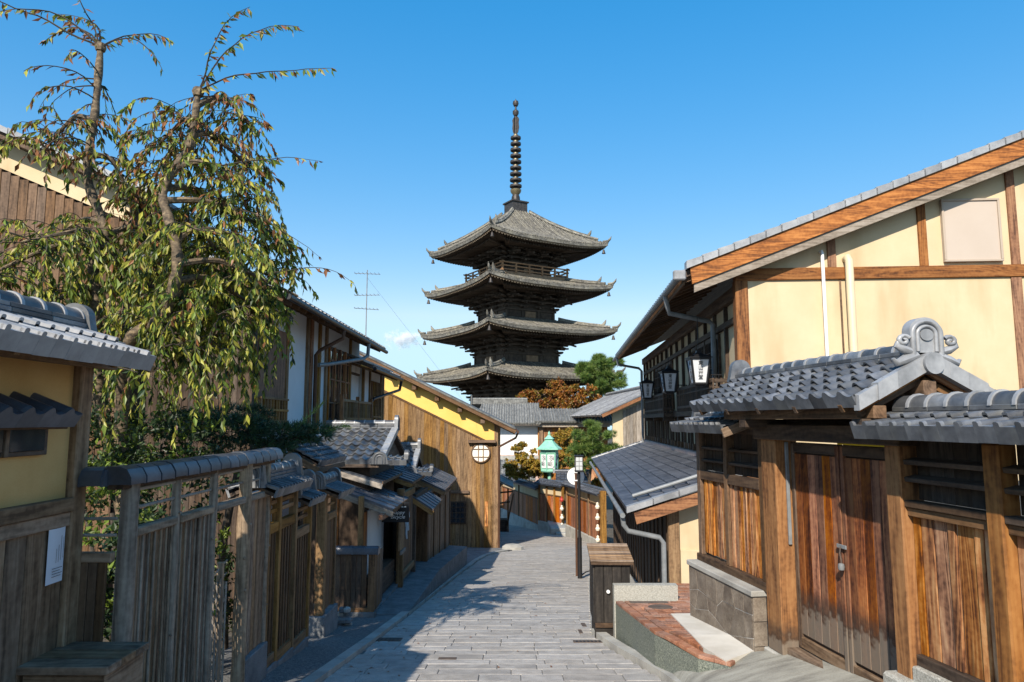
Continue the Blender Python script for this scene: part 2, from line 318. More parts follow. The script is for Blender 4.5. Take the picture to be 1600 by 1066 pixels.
# ---------------------------------------------------------------- roof tiles, ridges, lettering
def tile_mesh(wd, ln, style, drop, m):
    key = ('tile', round(wd,3), round(ln,3), style, drop, m.name)
    if key in _cache: return _cache[key]
    t = .016; L = ln*1.18; pts = []
    if style == 'wave':
        for i in range(11):
            a = i/10; x = (a-.5)*wd
            z = .20*wd*math.sin(math.pi*a/.52) if a < .52 else -.055*wd*math.sin(math.pi*(a-.52)/.48)
            pts.append((x, z))
        pts = [(x*1.0, z) for x, z in pts]
    elif style == 'rib':
        pts = [(-.5*wd,0),(-.5*wd,.16*wd),(-.44*wd,.21*wd),(-.30*wd,.21*wd),(-.23*wd,.15*wd),(-.22*wd,.015*wd),(.5*wd,.01*wd)]
    else:
        pts = [(-.5*wd,.01),(-.47*wd,.024),(-.36*wd,.028),(-.26*wd,.016),(0,0),(.5*wd,.002)]
    n = len(pts); b = MB(); lift = t*1.3
    vs = [(x,0,z+lift+t) for x,z in pts] + [(x,L,z+t*.2) for x,z in pts] + [(x,0,z+lift) for x,z in pts]
    fs = [(i,i+1,n+i+1,n+i) for i in range(n-1)] + [(2*n+i,2*n+i+1,i+1,i) for i in range(n-1)]
    fs += [(2*n+n-1, n+n-1, n-1), (0, n, 2*n)]
    b.add(vs, fs)
    if drop:
        vs = [(x,-.012,z+lift+t) for x,z in pts] + [(x,-.012,-drop) for x,z in pts] + [(x,.012,z+lift+t) for x,z in pts] + [(x,.012,-drop) for x,z in pts]
        fs = [(n+i,n+i+1,i+1,i) for i in range(n-1)] + [(i,i+1,2*n+i+1,2*n+i) for i in range(n-1)] + [(3*n+i,3*n+i+1,n+i+1,n+i) for i in range(n-1)]
        fs += [(n,0,2*n,3*n),(n-1,2*n-1,4*n-1,3*n-1)]
        b.add(vs, fs)
    _cache[key] = b.mesh('roof_tile', m, smooth=50); return _cache[key]
def frame_m(A, B, O):
    A = Vector(A).normalized(); B = Vector(B).normalized(); N = A.cross(B)
    m = Matrix((A, B, N)).transposed().to_4x4(); m.translation = Vector(O); return m
def slope(parent, O, A, B, nc, nr, wd, ln, style='wave', m=None, drop=.05, deck=True, dm=None, jit=.004, keep=None, name='roof_tile'):
    """a slope of tiles, each its own piece; O is the lower left corner, A runs along the eave, B up the slope"""
    m = m or TILE; A = Vector(A).normalized(); B = Vector(B).normalized(); N = A.cross(B); O = Vector(O)
    far = MB()
    for j in range(nr):
        for i in range(nc):
            me = tile_mesh(wd, ln, style, drop if j == 0 else 0, m)
            p = O + A*((i+.5)*wd) + B*(j*ln) + N*(.012 + RND.uniform(-jit, jit)*.5)
            a = RND.uniform(-1,1)*jit*2.5
            mm = frame_m(A + B*a, B - A*a, p)
            if keep is None or keep(i, j): put(name, me, parent, mw=mm)
            else:
                o = len(far.v); far.v += [tuple(mm @ v.co) for v in me.vertices]
                far.f += [tuple(k+o for k in q.vertices) for q in me.polygons]; far.m += [0]*len(me.polygons)
    if far.v: far.build('far_tiles', m, parent, kind='stuff')
    if deck:
        b = MB(); W = nc*wd; L = nr*ln
        c = [O, O+A*W, O+A*W+B*L, O+B*L]
        b.hexa([p - N*.035 for p in c] + [p - N*.003 for p in c])
        b.build('roof_deck', dm or wood('dark','x'), parent)
def cap_mesh(r, ln, m, collar=True):
    key = ('cap', round(r,3), round(ln,3), m.name, collar)
    if key in _cache: return _cache[key]
    b = MB(); n = 10
    def ring(x0, x1, ra, rb, mi=0):
        vs = []
        for x, rr in ((x0,ra),(x1,rb)):
            for k in range(n+1):
                a = math.pi*k/n; vs.append((x, rr*math.cos(a), rr*math.sin(a)*1.0))
        b.add(vs, [(k, n+1+k, n+2+k, k+1) for k in range(n)] + [tuple(range(n+1)), tuple(range(n+1,2*n+2))[::-1]], mi)
    ring(0, ln*.99, r, r)
    if collar: ring(ln*.83, ln*.97, r*1.13, r*1.13, 1)
    _cache[key] = b.mesh('ridge_cap_tile', [m, TILE_L if m is TILE else m], smooth=50); return _cache[key]
def ridge(parent, p, q, r, seg, courses=2, cw=.16, ch=.03, m=None, cm=None, caps=True):
    m = m or TILE; cm = cm or m; p, q = Vector(p), Vector(q); d = (q-p).normalized(); L = (q-p).length
    side = Vector((0,0,1)).cross(d).normalized(); up = d.cross(side)
    n = max(1, round(L/seg)); s = L/n; mm = Matrix((d, side, up)).transposed().to_4x4()
    for c in range(courses):
        wdt = cw*(1-.10*c); k0 = max(1, round(L/.34)); sl = L/k0
        key = ('noshi', round(sl,3), round(wdt,3), ch, m.name)
        if key not in _cache: _cache[key] = MB().cbox(-sl/2+.002, sl/2-.002, -wdt/2, wdt/2, 0, ch-.003, .003).mesh('ridge_flat_tile', m)
        for k in range(k0):
            w4 = mm.copy(); w4.translation = p + d*((k+.5)*sl) + up*(c*ch); put('ridge_flat_tile', _cache[key], parent, mw=w4)
    if caps:
        for k in range(n):
            w4 = mm.copy(); w4.translation = p + d*(k*s) + up*(courses*ch - r*.1); put('ridge_cap_tile', cap_mesh(r, s, cm), parent, mw=w4)
def arch(rw, h, n=14, lip=0.0):
    """outline of a round-headed ridge-end tile, base at z=0"""
    pts = [(-rw*(1+lip), 0), (-rw, h-rw)]
    pts += [(rw*math.cos(math.pi*(1-k/n)), h-rw+rw*math.sin(math.pi*(1-k/n))) for k in range(1, n)]
    return pts + [(rw, h-rw), (rw*(1+lip), 0)]
def ridge_end(parent, loc, rotz, rw, h, t=.035, m=None, name='ridge_end_tile'):
    b = MB(); b.prism(arch(rw, h, lip=.25), 'y', -t, t)
    p = arch(rw*.72, h*.86); b.tube([(x,-t-.004,z) for x,z in p], rw*.10, 6)
    p = arch(rw*.38, h*.66); b.tube([(x,-t-.004,z) for x,z in p], rw*.09, 6)
    return b.build(name, m or TILE, parent, smooth=35, loc=loc, rot=(0,0,rotz))
def letters(text, size, m, parent, name, loc, rot, depth=.002, spacing=.95, font_shear=0.0):
    cu = bpy.data.curves.new('letters', 'FONT'); cu.body = text; cu.size = size; cu.extrude = depth; cu.align_x = 'CENTER'; cu.align_y = 'CENTER'
    cu.space_line = spacing; cu.shear = font_shear; cu.resolution_u = 3
    o = bpy.data.objects.new('letters', cu); COL.objects.link(o)
    me = bpy.data.meshes.new_from_object(o.evaluated_get(bpy.context.evaluated_depsgraph_get()))
    bpy.data.objects.remove(o); bpy.data.curves.remove(cu)
    me.materials.clear(); me.materials.append(m)
    return put(name, me, parent, loc, rot)
def boards(parent, m, x0, x1, y, z0, z1, n, th=.02, gap=.004, jit=.25, dy=.006, name='board', z0b=None):
    """upright boards side by side, each its own piece"""
    ws = [1 + RND.uniform(-jit, jit) for _ in range(n)]; S = sum(ws); x = x0
    for i, q in enumerate(ws):
        wd = round((x1-x0)*q/S, 2 if (x1-x0)/n > .05 else 3); wd = (x1-x0)*q/S
        zb = z0 if z0b is None else z0 + (z0b-z0)*(x+wd/2-x0)/(x1-x0)
        d = RND.uniform(-dy, dy)
        bx(name, m, parent, x+gap/2, x+wd-gap/2, y+d, y+d+th, zb, z1, .003); x += wd

# ---------------------------------------------------------------- right-hand side: fences and roofed gate (frame runs from far to near)
RF = (2.175, 8.3, 0); RFZ = math.atan2(-.989, .148)
fl = thing('roofed_fence', 'short amber board fence with tiny tiled roof on a cracked brown stone base', 'fence', RF, RFZ, 'roofed fences beside the gate')
for a, b_ in ((.0,.09),(.70,.78),(1.46,1.56)): bx('post', wood('brown','z'), fl, a, b_, -.03, .07, -1.50, -.13)
boards(fl, wood('amber','z'), .09, .70, .0, -1.47, -.66, 9, th=.025, dy=.011, gap=.008)
boards(fl, wood('amber','z'), .78, 1.46, .0, -1.50, -.66, 10, th=.025, dy=.011, gap=.008)
for a, b_ in ((.09,.70),(.78,1.46)):
    bx('sill_rail', wood('dark','x'), fl, a, b_, -.03, .05, -.66, -.56)
    boards(fl, wood('dark','z'), a, b_, .06, -.56, -.13, 5, th=.02, name='backing_board')
    for z in (-.44, -.30): bx('louvre_slat', wood('dark','x'), fl, a, b_, -.01, .06, z-.014, z+.014, rot=(.25,0,0))
bx('top_rail', wood('dark','x'), fl, -.02, 1.56, -.04, .08, -.13, -.06)
bx('bottom_rail', wood('dark','x'), fl, -.02, 1.56, -.05, .07, -1.58, -1.50)
slope(fl, (-.05,-.30,-.085), (1,0,0), (0,.35,.10), 10, 2, .135, .18, 'rib', TILE, .05)
slope(fl, (1.30,.42,-.085), (-1,0,0), (0,-.35,.10), 10, 2, .135, .18, 'rib', TILE, .05)
ridge(fl, (0,.05,.03), (1.28,.05,.03), .055, .13, 2, .17, .03, TILE)
ridge_end(fl, (-.03,.05,.02), -math.pi/2, .085, .19)
bar('verge_board', wood('grey','x'), fl, (1.33,-.32,-.12), (1.33,.05,.01), .03, .09)
bx('base_core', GROUT, fl, -.01, 1.482, -.154, -.02, -2.30, -1.63)
bx('base_cap', CONC, fl, -.03, 1.52, -.175, .03, -1.63, -1.575, .008)
gx = [[0]*8 for _ in range(4)]
for r_ in range(4):
    for c_ in range(8):
        gx[r_][c_] = (1.49*c_/7 - .0 + (RND.uniform(-.09,.09) if 0 < c_ < 7 else 0), -2.28 + .65*r_/3 + (RND.uniform(-.06,.06) if 0 < r_ < 3 else 0))
def inset_poly(q, g=.005):
    cx = sum(p[0] for p in q)/len(q); cz = sum(p[1] for p in q)/len(q)
    return [(p[0]+(cx-p[0])*g/max(.02, math.hypot(cx-p[0],cz-p[1])), p[1]+(cz-p[1])*g/max(.02, math.hypot(cx-p[0],cz-p[1]))) for p in q]
for r_ in range(3):
    for c_ in range(7):
        q = inset_poly([gx[r_][c_], gx[r_][c_+1], gx[r_+1][c_+1], gx[r_+1][c_]])
        MB().prism(q, 'y', -.158+RND.uniform(-.0015,.0015), -.135).build('stone', STONE, fl)
for k in range(3): bx('stone', STONE, fl, 1.484, 1.505, -.152, -.02, -2.30+.222*k, -2.30+.222*k+.216)

def wear_mat(base, zlev, name):
    m = base.copy(); m.name = name; t = m.node_tree; N = t.nodes; L = t.links; bs = N['Principled BSDF']
    src = bs.inputs['Base Color'].links[0].from_socket
    tc = N.new('ShaderNodeTexCoord'); sx = N.new('ShaderNodeSeparateXYZ'); L.new(tc.outputs['Object'], sx.inputs[0])
    no = N.new('ShaderNodeTexNoise'); no.inputs['Scale'].default_value = 14; L.new(tc.outputs['Object'], no.inputs['Vector'])
    oi = N.new('ShaderNodeObjectInfo')
    ma = N.new('ShaderNodeMath'); ma.operation = 'MULTIPLY_ADD'; L.new(no.outputs['Fac'], ma.inputs[0]); ma.inputs[1].default_value = .22; L.new(sx.outputs['Z'], ma.inputs[2])
    mb = N.new('ShaderNodeMath'); mb.operation = 'MULTIPLY_ADD'; L.new(oi.outputs['Random'], mb.inputs[0]); mb.inputs[1].default_value = .08; L.new(ma.outputs[0], mb.inputs[2])
    cr = N.new('ShaderNodeValToRGB'); L.new(mb.outputs[0], cr.inputs[0])
    mr = N.new('ShaderNodeMapRange'); L.new(mb.outputs[0], mr.inputs[0]); mr.inputs[1].default_value = zlev-.12; mr.inputs[2].default_value = zlev+.28
    L.new(mr.outputs[0], cr.inputs[0]); e = cr.color_ramp.elements
    e[0].position = .30; e[0].color = (.17,.145,.115,1); e[1].position = .42; e[1].color = (.045,.03,.022,1)
    x = e.new(.8); x.color = (.045,.03,.022,1)
    al = N.new('ShaderNodeMapRange'); L.new(mr.outputs[0], al.inputs[0]); al.inputs[1].default_value = .45; al.inputs[2].default_value = .85; al.inputs[3].default_value = 1; al.inputs[4].default_value = 0
    mu = N.new('ShaderNodeMath'); mu.operation = 'MULTIPLY'; L.new(al.outputs[0], mu.inputs[0]); mu.inputs[1].default_value = .85
    mx = N.new('ShaderNodeMix'); mx.data_type = 'RGBA'; L.new(mu.outputs[0], mx.inputs[0]); L.new(src, mx.inputs[6]); L.new(cr.outputs[0], mx.inputs[7]); L.new(mx.outputs[2], bs.inputs['Base Color'])
    return m
DOORW = wear_mat(wood('door','z'), -.40, 'weathered_door_wood')

gt = thing('roofed_gate', 'wooden double gate with weathered foot under a grey wave-tiled gabled roof', 'gate', RF, RFZ)
bx('post', wear_mat(wood('honey','z'), -.80, 'weathered_post_wood'), gt, 1.58, 1.84, -.06, .16, -2.06, -.05, .01)
bx('post_foot', CONC, gt, 1.55, 1.87, -.09, .2, -2.20, -2.06, .01)
bx('post', wood('honey','z'), gt, 3.33, 3.48, -.06, .12, -1.70, -.05, .01)
bx('post_foot', SPECK_L, gt, 3.28, 3.56, -.14, .2, -2.2, -1.69, .02)
bx('lintel', wood('dark','x'), gt, 1.50, 3.52, -.09, .14, -.17, -.03, .008)
for x0 in (1.87, 2.60):
    leaf = bx('door_leaf', wood('dark','x'), gt, x0, x0+.71, .11, .125, -1.97, -.19)
    nb = 6
    for k in range(nb):
        a = x0 + .03 + .65*k/nb
        bb = bx('board', DOORW, leaf, 0, .65/nb-.004, 0, .022+RND.choice((0,.004)), 0, 1.56, .003)
        bb.location = (a + .65/nb/2 - (x0+.355), -.018, .01)
    for z, hh in ((-.235,.085),(-1.925,.09)):
        q = bx('rail', wood('dark','x') if z > -1 else wood('grey','x'), leaf, 0, .71, 0, .035, 0, hh); q.location = (0, -.022, z+1.08)
    q = bx('stile', DOORW if x0 < 2 else wood('dark','z'), leaf, 0, .045, 0, .036, 0, 1.76); q.location = ((.333 if x0 < 2 else .333), -.024, 0)
    q = bx('stile', wood('brown','z') if x0 < 2 else DOORW, leaf, 0, .045, 0, .036, 0, 1.76); q.location = (-.333, -.024, 0)
bx('threshold', wood('grey','x'), gt, 1.84, 3.33, -.02, .2, -2.08, -1.985)
bx('jamb', GREY_P, gt, 1.845, 1.868, .03, .06, -1.1, -.19)
bx('jamb', wood('dark','z'), gt, 3.31, 3.329, .02, .12, -1.98, -.19)
lt = thing('padlock', 'small grey padlock hanging from the latch between the gate leaves', 'padlock', RF, RFZ)
bx('hasp', GREY_P, lt, 2.54, 2.66, .052, .062, -1.005, -.975, .002)
MB().tube([(2.60,.045,-.99),(2.605,.035,-1.04),(2.62,.035,-1.09),(2.62,.035,-1.12)], .006, 6).build('chain', RUST, lt, smooth=True)
MB().lathe([(.006,-.03),(.022,-.025),(.026,0),(.022,.02),(.008,.026)], 12, (2.62,.033,-1.14)).build('lock_body', GREY_P, lt, smooth=True)
bx('edge_tape', YEL, gt, 2.62, 3.30, .05, .062, -.187, -.176, .002)
# gate roof
slope(gt, (.71,-.36,.135), (1,0,0), (0,.56,.29), 16, 5, .174, .1265, 'wave', TILE, .055)
slope(gt, (3.49,.76,.135), (-1,0,0), (0,-.56,.29), 16, 5, .174, .1265, 'wave', TILE, .055)
ridge(gt, (.72,.20,.43), (3.44,.20,.43), .062, .2, 2, .17, .035, TILE)
for s in (-1, 1):
    y0 = .2 + s*.56
    for k in range(4):                                      # pale verge tiles, lapped, at the near end
        f0, f1 = k/4, (k+1)/4 + .015
        ya, yb = y0 + (.2-y0)*f0, y0 + (.2-y0)*min(f1,1); za, zb = .125 + .29*f0, .125 + .29*min(f1,1)
        d = .012*k % .013
        MB().prism([(ya,za-.055),(yb,zb-.055),(yb,zb+.05+d),(ya,za+.05+d)], 'x', 3.465, 3.525+d).build('verge_tile', TILE_L, gt)
    bar('barge_board', wood('cedar','x'), gt, (3.46, .2+s*.53, .085), (3.46, .2+s*.01, .352), .03, .055)
    bar('barge_board', wood('brown','x'), gt, (3.40, .2+s*.49, .045), (3.40, .2+s*.01, .29), .05, .05)
    for k in range(5):
        x = .9 + k*.6; bar('rafter', wood('brown','x'), gt, (x,.2+s*.55,.085), (x,.2,.375), .05, .06)
MB().prism([(.2+.075*math.cos(2*math.pi*k/24), .395+.075*math.sin(2*math.pi*k/24)) for k in range(24)], 'x', 3.44, 3.56).build('round_end_tile', TILE_L, gt, smooth=30)
for y in (-.19, .2, .59): bx('purlin', wood('brown','x'), gt, 1.2, 3.5, y-.05, y+.05, .015 if y != .2 else .16, .105 if y != .2 else .28, .006)
for x in (1.71, 3.40):
    bx('cross_beam', wood('dark','y'), gt, x-.06, x+.06, -.30, .7, -.06, .015)
    bx('king_post', wood('dark','z'), gt, x-.05, x+.05, .13, .27, .015, .17)
bx('transom', wood('dark','x'), gt, 1.77, 3.34, .1, .13, -.03, .20)
og = MB()                                                   # ornate ridge-end tile with scrolls
o1 = arch(.115, .29); o1 = [(x, z+.02) for x, z in o1]
og.prism(o1, 'y', -.03, .05)
og.tube([(x,-.035,z) for x,z in arch(.10,.275)], .018, 8); og.tube([(x,-.035,z+.03) for x,z in arch(.066,.205)], .014, 8)
og.prism([(.048*math.cos(2*math.pi*k/18), .165+.048*math.sin(2*math.pi*k/18)) for k in range(18)], 'y', -.042, 0)
for s in (-1, 1):
    sp = [(s*(.165+(.045-.0028*k)*math.cos(2.6-.55*k)), -.035, .115+(.045-.0028*k)*math.sin(2.6-.55*k)) for k in range(15)]
    og.tube(sp, .017, 8)
    og.tube([(s*.115,-.02,.03),(s*.16,-.025,.045),(s*.21,-.025,.075),(s*.205,-.03,.11)], [.03,.034,.024,.012], 8)
    og.tube([(s*.07,-.02,.0),(s*.15,-.02,-.035),(s*.215,-.02,-.065),(s*.24,-.02,-.03)], [.035,.04,.03,.012], 8)
og.xf(Matrix.Diagonal((1.08,1.0,.86,1))); og.build('ornate_ridge_end', TILE_L, gt, smooth=50, loc=(3.46,.2,.455), rot=(0,0,math.pi/2))
ridge_end(gt, (.70,.2,.42), -math.pi/2, .11, .24)

fr_ = thing('roofed_fence', 'tall amber board fence with louvred upper panels next to the padlocked gate', 'fence', RF, RFZ, 'roofed fences beside the gate')
P3 = [(3.48,4.17),(4.29,5.0),(5.12,5.8)]
for a, b_ in P3:
    boards(fr_, wood('amber','z'), a, b_, .02, -1.53, -.63, 7 if a < 4.2 else 8, th=.025, jit=.4, dy=.008, gap=.008)
    bx('sill_rail', wood('dark','x'), fr_, a, b_, -.04, .06, -.575, -.53); bx('sill_rail', wood('brown','x'), fr_, a, b_, -.02, .06, -.635, -.578)
    boards(fr_, wood('dark','z'), a, b_, .07, -.53, -.13, 6, th=.02, name='backing_board')
    for z in (-.27, -.385): bx('louvre_slat', wood('dark','x'), fr_, a, b_, -.03, .06, z-.016, z+.016, rot=(.2,0,0))
    bx('bottom_rail', wood('dark','x'), fr_, a, b_, -.02, .07, -1.60, -1.53)
    bx('footing', SPECK_L, fr_, a, b_, -.06, .12, -2.3, -1.60, .01)
for a, b_ in ((4.17,4.29),(5.0,5.12)): bx('post', wood('honey','z'), fr_, a, b_, -.05, .08, -1.62, -.13, .01)
bx('top_rail', wood('dark','x'), fr_, 3.40, 5.8, -.05, .09, -.13, -.06)
slope(fr_, (3.36,-.30,-.075), (1,0,0), (0,.35,.10), 18, 2, .135, .18, 'rib', TILE, .055)
slope(fr_, (5.79,.42,-.075), (-1,0,0), (0,-.35,.10), 18, 2, .135, .18, 'rib', TILE, .055)
ridge(fr_, (3.40,.06,.03), (5.79,.06,.03), .085, .175, 2, .20, .034, TILE)

# ---------------------------------------------------------------- right-hand house (frame: x to the right along the gable, y away down the street)
RH = (3.70, 11.2, 0); RHZ = -math.atan(.075)
h = thing('cream_house', 'two-storey cream plaster house with brown timber framing and wide gable', 'house', RH, RHZ)
SL = .381
def vz(x): return 2.03 + SL*(x+.77)          # underside of the barge board
XR = 4.62                                    # ridge
g = MB(); g.prism([(.0,-.9),(8.6,-.9),(8.6,2.27),(.0,2.27)], 'y', 0, .15)
g.build('gable_wall', CREAM, h)
g = MB(); g.prism([(-.05,2.43),(9.2,2.43),(9.2,vz(.04)),(XR,vz(XR)+.12),(-.05,vz(-.05)+.12)], 'y', .012, .15)
g.build('gable_wall', CREAM, h)
bx('corner_post', wood('cedar','z'), h, -.10, .10, -.035, .17, -.9, 2.26, .008)
bx('tie_beam', wood('cedar','x'), h, -.10, 9.0, -.045, .1, 2.25, 2.445, .008)
for x in (1.44, 2.86, 4.25, 5.7): bx('strut', wood('cedar','z'), h, x-.065, x+.065, -.025, .1, 2.446, vz(x)+.1, .006)
bx('post', wood('cedar','z'), h, 4.15, 4.31, -.025, .1, -.9, 2.249, .006)
bx('batten', wood('brown','z'), h, 1.535, 1.565, -.012, .02, -.9, 2.249)
for s, x0, x1 in ((1, -.80, XR), (-1, 10.04, XR)):
    bo = MB(); bo.prism([(x0,2.02),(x1,2.02+SL*abs(x1-x0)),(x1,2.16+SL*abs(x1-x0)),(x0,2.16)], 'y', -.30, -.26); o = bo.build('lower_barge_board', wood('silver','x'), h)
    bo = MB(); bo.prism([(x0-.03*s,2.15),(x1,2.155+SL*abs(x1-x0)),(x1,2.44+SL*abs(x1-x0)),(x0-.06*s,2.42)], 'y', -.335, -.285); bo.build('barge_board', wood('barge','x'), h)
    nv = 22 if s > 0 else 10
    for k in range(nv):                       # verge tiles
        f0, f1 = k/22, (k+1)/22+.004; xa, xb = x0-.12*s+(x1-x0)*f0, x0-.12*s+(x1-x0)*f1
        za = 2.41+SL*abs(x1-x0)*f0; zb = 2.41+SL*abs(x1-x0)*f1
        MB().prism([(xa,za-.02),(xb,zb-.02),(xb,zb+.085),(xa,za+.105)], 'y', -.37, -.16).build('verge_tile', TILE_L, h)
    rd = MB(); rd.prism([(x0-.15*s,2.26),(x1,2.32+SL*abs(x1-x0)),(x1,2.42+SL*abs(x1-x0)),(x0-.15*s,2.36)], 'y', -.255, 14.6)
    rd.build('roof_deck', wood('dark','y'), h)
slope(h, (-.97,14.5,2.35), (0,-1,0), (1,0,SL), 62, 1, .237, .3, 'flat', TILE, .05, deck=False)
rt = MB(); rt.prism([(-.70,2.50),(XR,2.45+SL*(XR+.7)),(XR,2.51+SL*(XR+.7)),(-.70,2.54)], 'y', -.15, 14.5); rt.build('upper_tiles', TILE, h)
ridge(h, (XR,-.36,4.42), (XR,14.5,4.42), .09, .3, 2, .24, .04, TILE)
for k in range(30):                           # rafters under the street eave
    y = -.15 + k*.49; bar('rafter', wood('brown','x'), h, (-.93,y,2.24), (.1,y,2.24+SL*1.03), .06, .09)
bx('fascia', wood('brown','y'), h, -.965, -.935, -.25, 14.5, 2.15, 2.30)
bx('wall_plate', wood('brown','y'), h, -.09, .09, .17, 14, 2.0, 2.2)
MB().tube([(-1.04,-.30,2.27),(-1.04,14.6,2.22)], .055, 10).build('gutter', GREY_P, h, smooth=True)
MB().cbox(-1.13,-.93,-.37,-.28,2.21,2.37,.02).build('gutter_end', TILE_L, h)
pipe('downpipe', GREY_P, h, [(-1.04,1.2,2.24),(-1.0,1.25,2.05),(-.96,1.3,1.93),(-.2,1.6,1.82),(-.13,1.62,1.76),(-.13,1.62,-.75)], .045)
pipe('downpipe', GREY_P, h, [(-1.04,13.2,2.2),(-1.0,13.2,1.95),(-.25,13.6,1.85),(-.15,13.6,1.75),(-.15,13.6,-.75)], .045)
# street-side wall: plaster bays between posts
sw = MB(); sw.box(.02,.12,.15,14,-.75,2.2); sw.build('street_wall', CREAM, h)
for k in range(15):
    y = 1.1 + k*.92
    bx('post', wood('dark','z'), h, -.045, .03, y-.035, y+.035, -.72, 2.0)
for k in range(13): bx('stud', wood('dark','z'), h, -.03, .03, 1.55+k*.92-.02, 1.55+k*.92+.02, -.55, .1)
for k in range(24): bx('stud_foot', wood('brown','z'), h, -.06, .03, 1.2+k*.54-.06, 1.2+k*.54+.06, -.66, -.5)
bx('sill_band', PINK, h, -.12, .03, .0, 14, -.76, -.66, .01)
bx('middle_rail', wood('dark','y'), h, -.06, .03, .17, 14, .10, .26)
bx('upper_rail', wood('dark','y'), h, -.05, .03, .17, 14, 1.62, 1.72)
for (ya, yb) in ((1.7,4.4),(7.4,10.8)):
    wn = bx('window', wood('dark','y'), h, -.03, .04, ya, yb, .30, 1.6)
    c = ((.005), (ya+yb)/2, .95)
    for k in range(4):
        q = bx('pane', PANE, wn, 0, .02, 0, (yb-ya)/4-.08, 0, 1.1); q.location = (-.03, -(yb-ya)/2+(yb-ya)*(k+.5)/4, 0)
        for i in range(5):
            q = bx('lattice_bar', wood('dark','z'), wn, 0, .02, 0, .018, 0, 1.12); q.location = (-.05, -(yb-ya)/2+(yb-ya)*(k+(i+.5)/5)/4, 0)
    for z in (-.3, .05, .35):
        q = bx('lattice_rail', wood('dark','y'), wn, 0, .018, 0, yb-ya, 0, .02); q.location = (-.055, 0, z)
for (ya, yb) in ((1.0,5.0),(7.2,11.4)):       # slatted balconies
    bal = bx('balcony', wood('dark','y'), h, -.30, -.02, ya, yb, .10, .20)
    L = yb-ya
    for z, hh in ((.58,.06),(.18,.05),(.46,.03)):
        q = bx('handrail', wood('dark','y'), bal, 0, .05, 0, L, 0, hh); q.location = (-.12, 0, z-.03)
        q = bx('handrail', wood('dark','x'), bal, 0, .27, 0, .05, 0, hh); q.location = (0, -L/2+.03, z-.03)
    n = int(L/.125)
    for k in range(n+1):
        q = bx('baluster', wood('dark','z'), bal, 0, .03, 0, .045, 0, .55); q.location = (-.12, -L/2+.03+(L-.06)*k/n, .32)
    for k in range(3):
        q = bx('baluster', wood('dark','z'), bal, 0, .04, 0, .03, 0, .55); q.location = (-.06+.08*k, -L/2+.03, .32)
    for k in range(3):
        q = bx('bracket', wood('dark','x'), bal, 0, .28, 0, .07, 0, .1); q.location = (0, -L/2+.1+(L-.2)*k/2, -.10)
# gable fittings
FRAMEB = mat('blind_frame', [(.40,.32,.25),(.44,.36,.28)], rough=.6, bump=.03, rand=.03)
bl = bx('blind', BEIGE, h, 3.16, 4.05, -.03, .012, 2.50, 3.52, .006)
for (a, b_, c, d) in ((-.445,.445,.475,.51),(-.445,.445,-.51,-.475),(-.445,-.41,-.475,.475),(.41,.445,-.475,.475)):
    q = bx('frame', FRAMEB, bl, a, b_, 0, .03, c, d); q.location.y = -.03
pipe('vent_pipe', WHITE_P, h, [(1.27,.03,2.70),(1.27,-.05,2.70),(1.27,-.075,2.66),(1.27,-.075,.45)], .027)
pipe('vent_pipe', CREAM_P, h, [(1.66,.03,2.58),(1.66,-.08,2.58),(1.66,-.12,2.53),(1.66,-.12,.5)], .062, 14)

def lantern(y, label):
    o = thing('street_lantern', label, 'lantern', (0,0,0), 0, 'hanging lanterns on the cream house')
    o.matrix_world = Matrix.Translation(RH) @ Matrix.Rotation(RHZ,4,'Z') @ Matrix.Translation((-.47,y,.66)) @ Matrix.Rotation(math.radians(4),4,'Z')
    hb, ht, H = .112, .165, .44
    for s0, s1 in ((-1,-1),(1,-1),(1,1),(-1,1)):
        bar('corner_bar', METAL_D, o, (s0*hb,s1*hb,0), (s0*ht,s1*ht,H), .034, .034)
    for (z, r_) in ((.0,hb),(H,ht)):
        for a in range(4):
            d = [(0,-1),(1,0),(0,1),(-1,0)][a]
            bar('rim_bar', METAL_D, o, (d[0]*r_-d[1]*r_, d[1]*r_+d[0]*r_, z), (d[0]*r_+d[1]*r_, d[1]*r_-d[0]*r_, z), .036, .036)
    for a in range(4):
        R4 = Matrix.Rotation(a*math.pi/2, 4, 'Z')
        b = MB(); b.hexa([(-hb,-hb+.004,.008),(hb,-hb+.004,.008),(hb,-hb+.01,.008),(-hb,-hb+.01,.008),(-ht,-ht+.004,H-.008),(ht,-ht+.004,H-.008),(ht,-ht+.01,H-.008),(-ht,-ht+.01,H-.008)])
        pn = b.xf(R4).build('pane', PAPER, o)
        pass
    tilt = math.atan2(ht-hb, H)
    letters('東\n山\n艸\n堂', .088, INK, o, 'lettering', (0, -(hb+ht)/2-.006, H/2+.01), (math.pi/2+tilt, 0, 0), .0015, .95)
    letters('東\n山\n艸\n堂', .088, INK, o, 'lettering', (-(hb+ht)/2-.006, 0, H/2+.01), (math.pi/2+tilt, 0, -math.pi/2), .0015, .95)
    b = MB(); b.lathe([(.285,.0),(.285,.014),(.11,.07),(.06,.10),(.045,.14),(.0,.15)], 4, (0,0,H+.01), ph=math.pi/4); b.build('cap', METAL_D, o)
    b = MB(); b.lathe([(.10,-.03),(.13,-.012),(.13,0)], 4, (0,0,-.012), ph=math.pi/4); b.build('base_plate', METAL_D, o)
    b = MB(); b.tube([(0,0,H+.15),(0,0,H+.75)], .006, 6); b.build('hanging_rod', METAL_D, o)
    bar('bracket_arm', METAL_D, o, (.10,.02,.16), (.42,.02,.16), .02, .02); bar('bracket_arm', METAL_D, o, (.10,.02,.02), (.42,.02,.02), .02, .02)
    for x in (.22,.29,.36): bar('bracket_bar', METAL_D, o, (x,.02,.02), (x,.02,.16), .012, .012)
    return o
lantern(1.3, 'largest white-paned lantern, the one closest to the gable corner post')
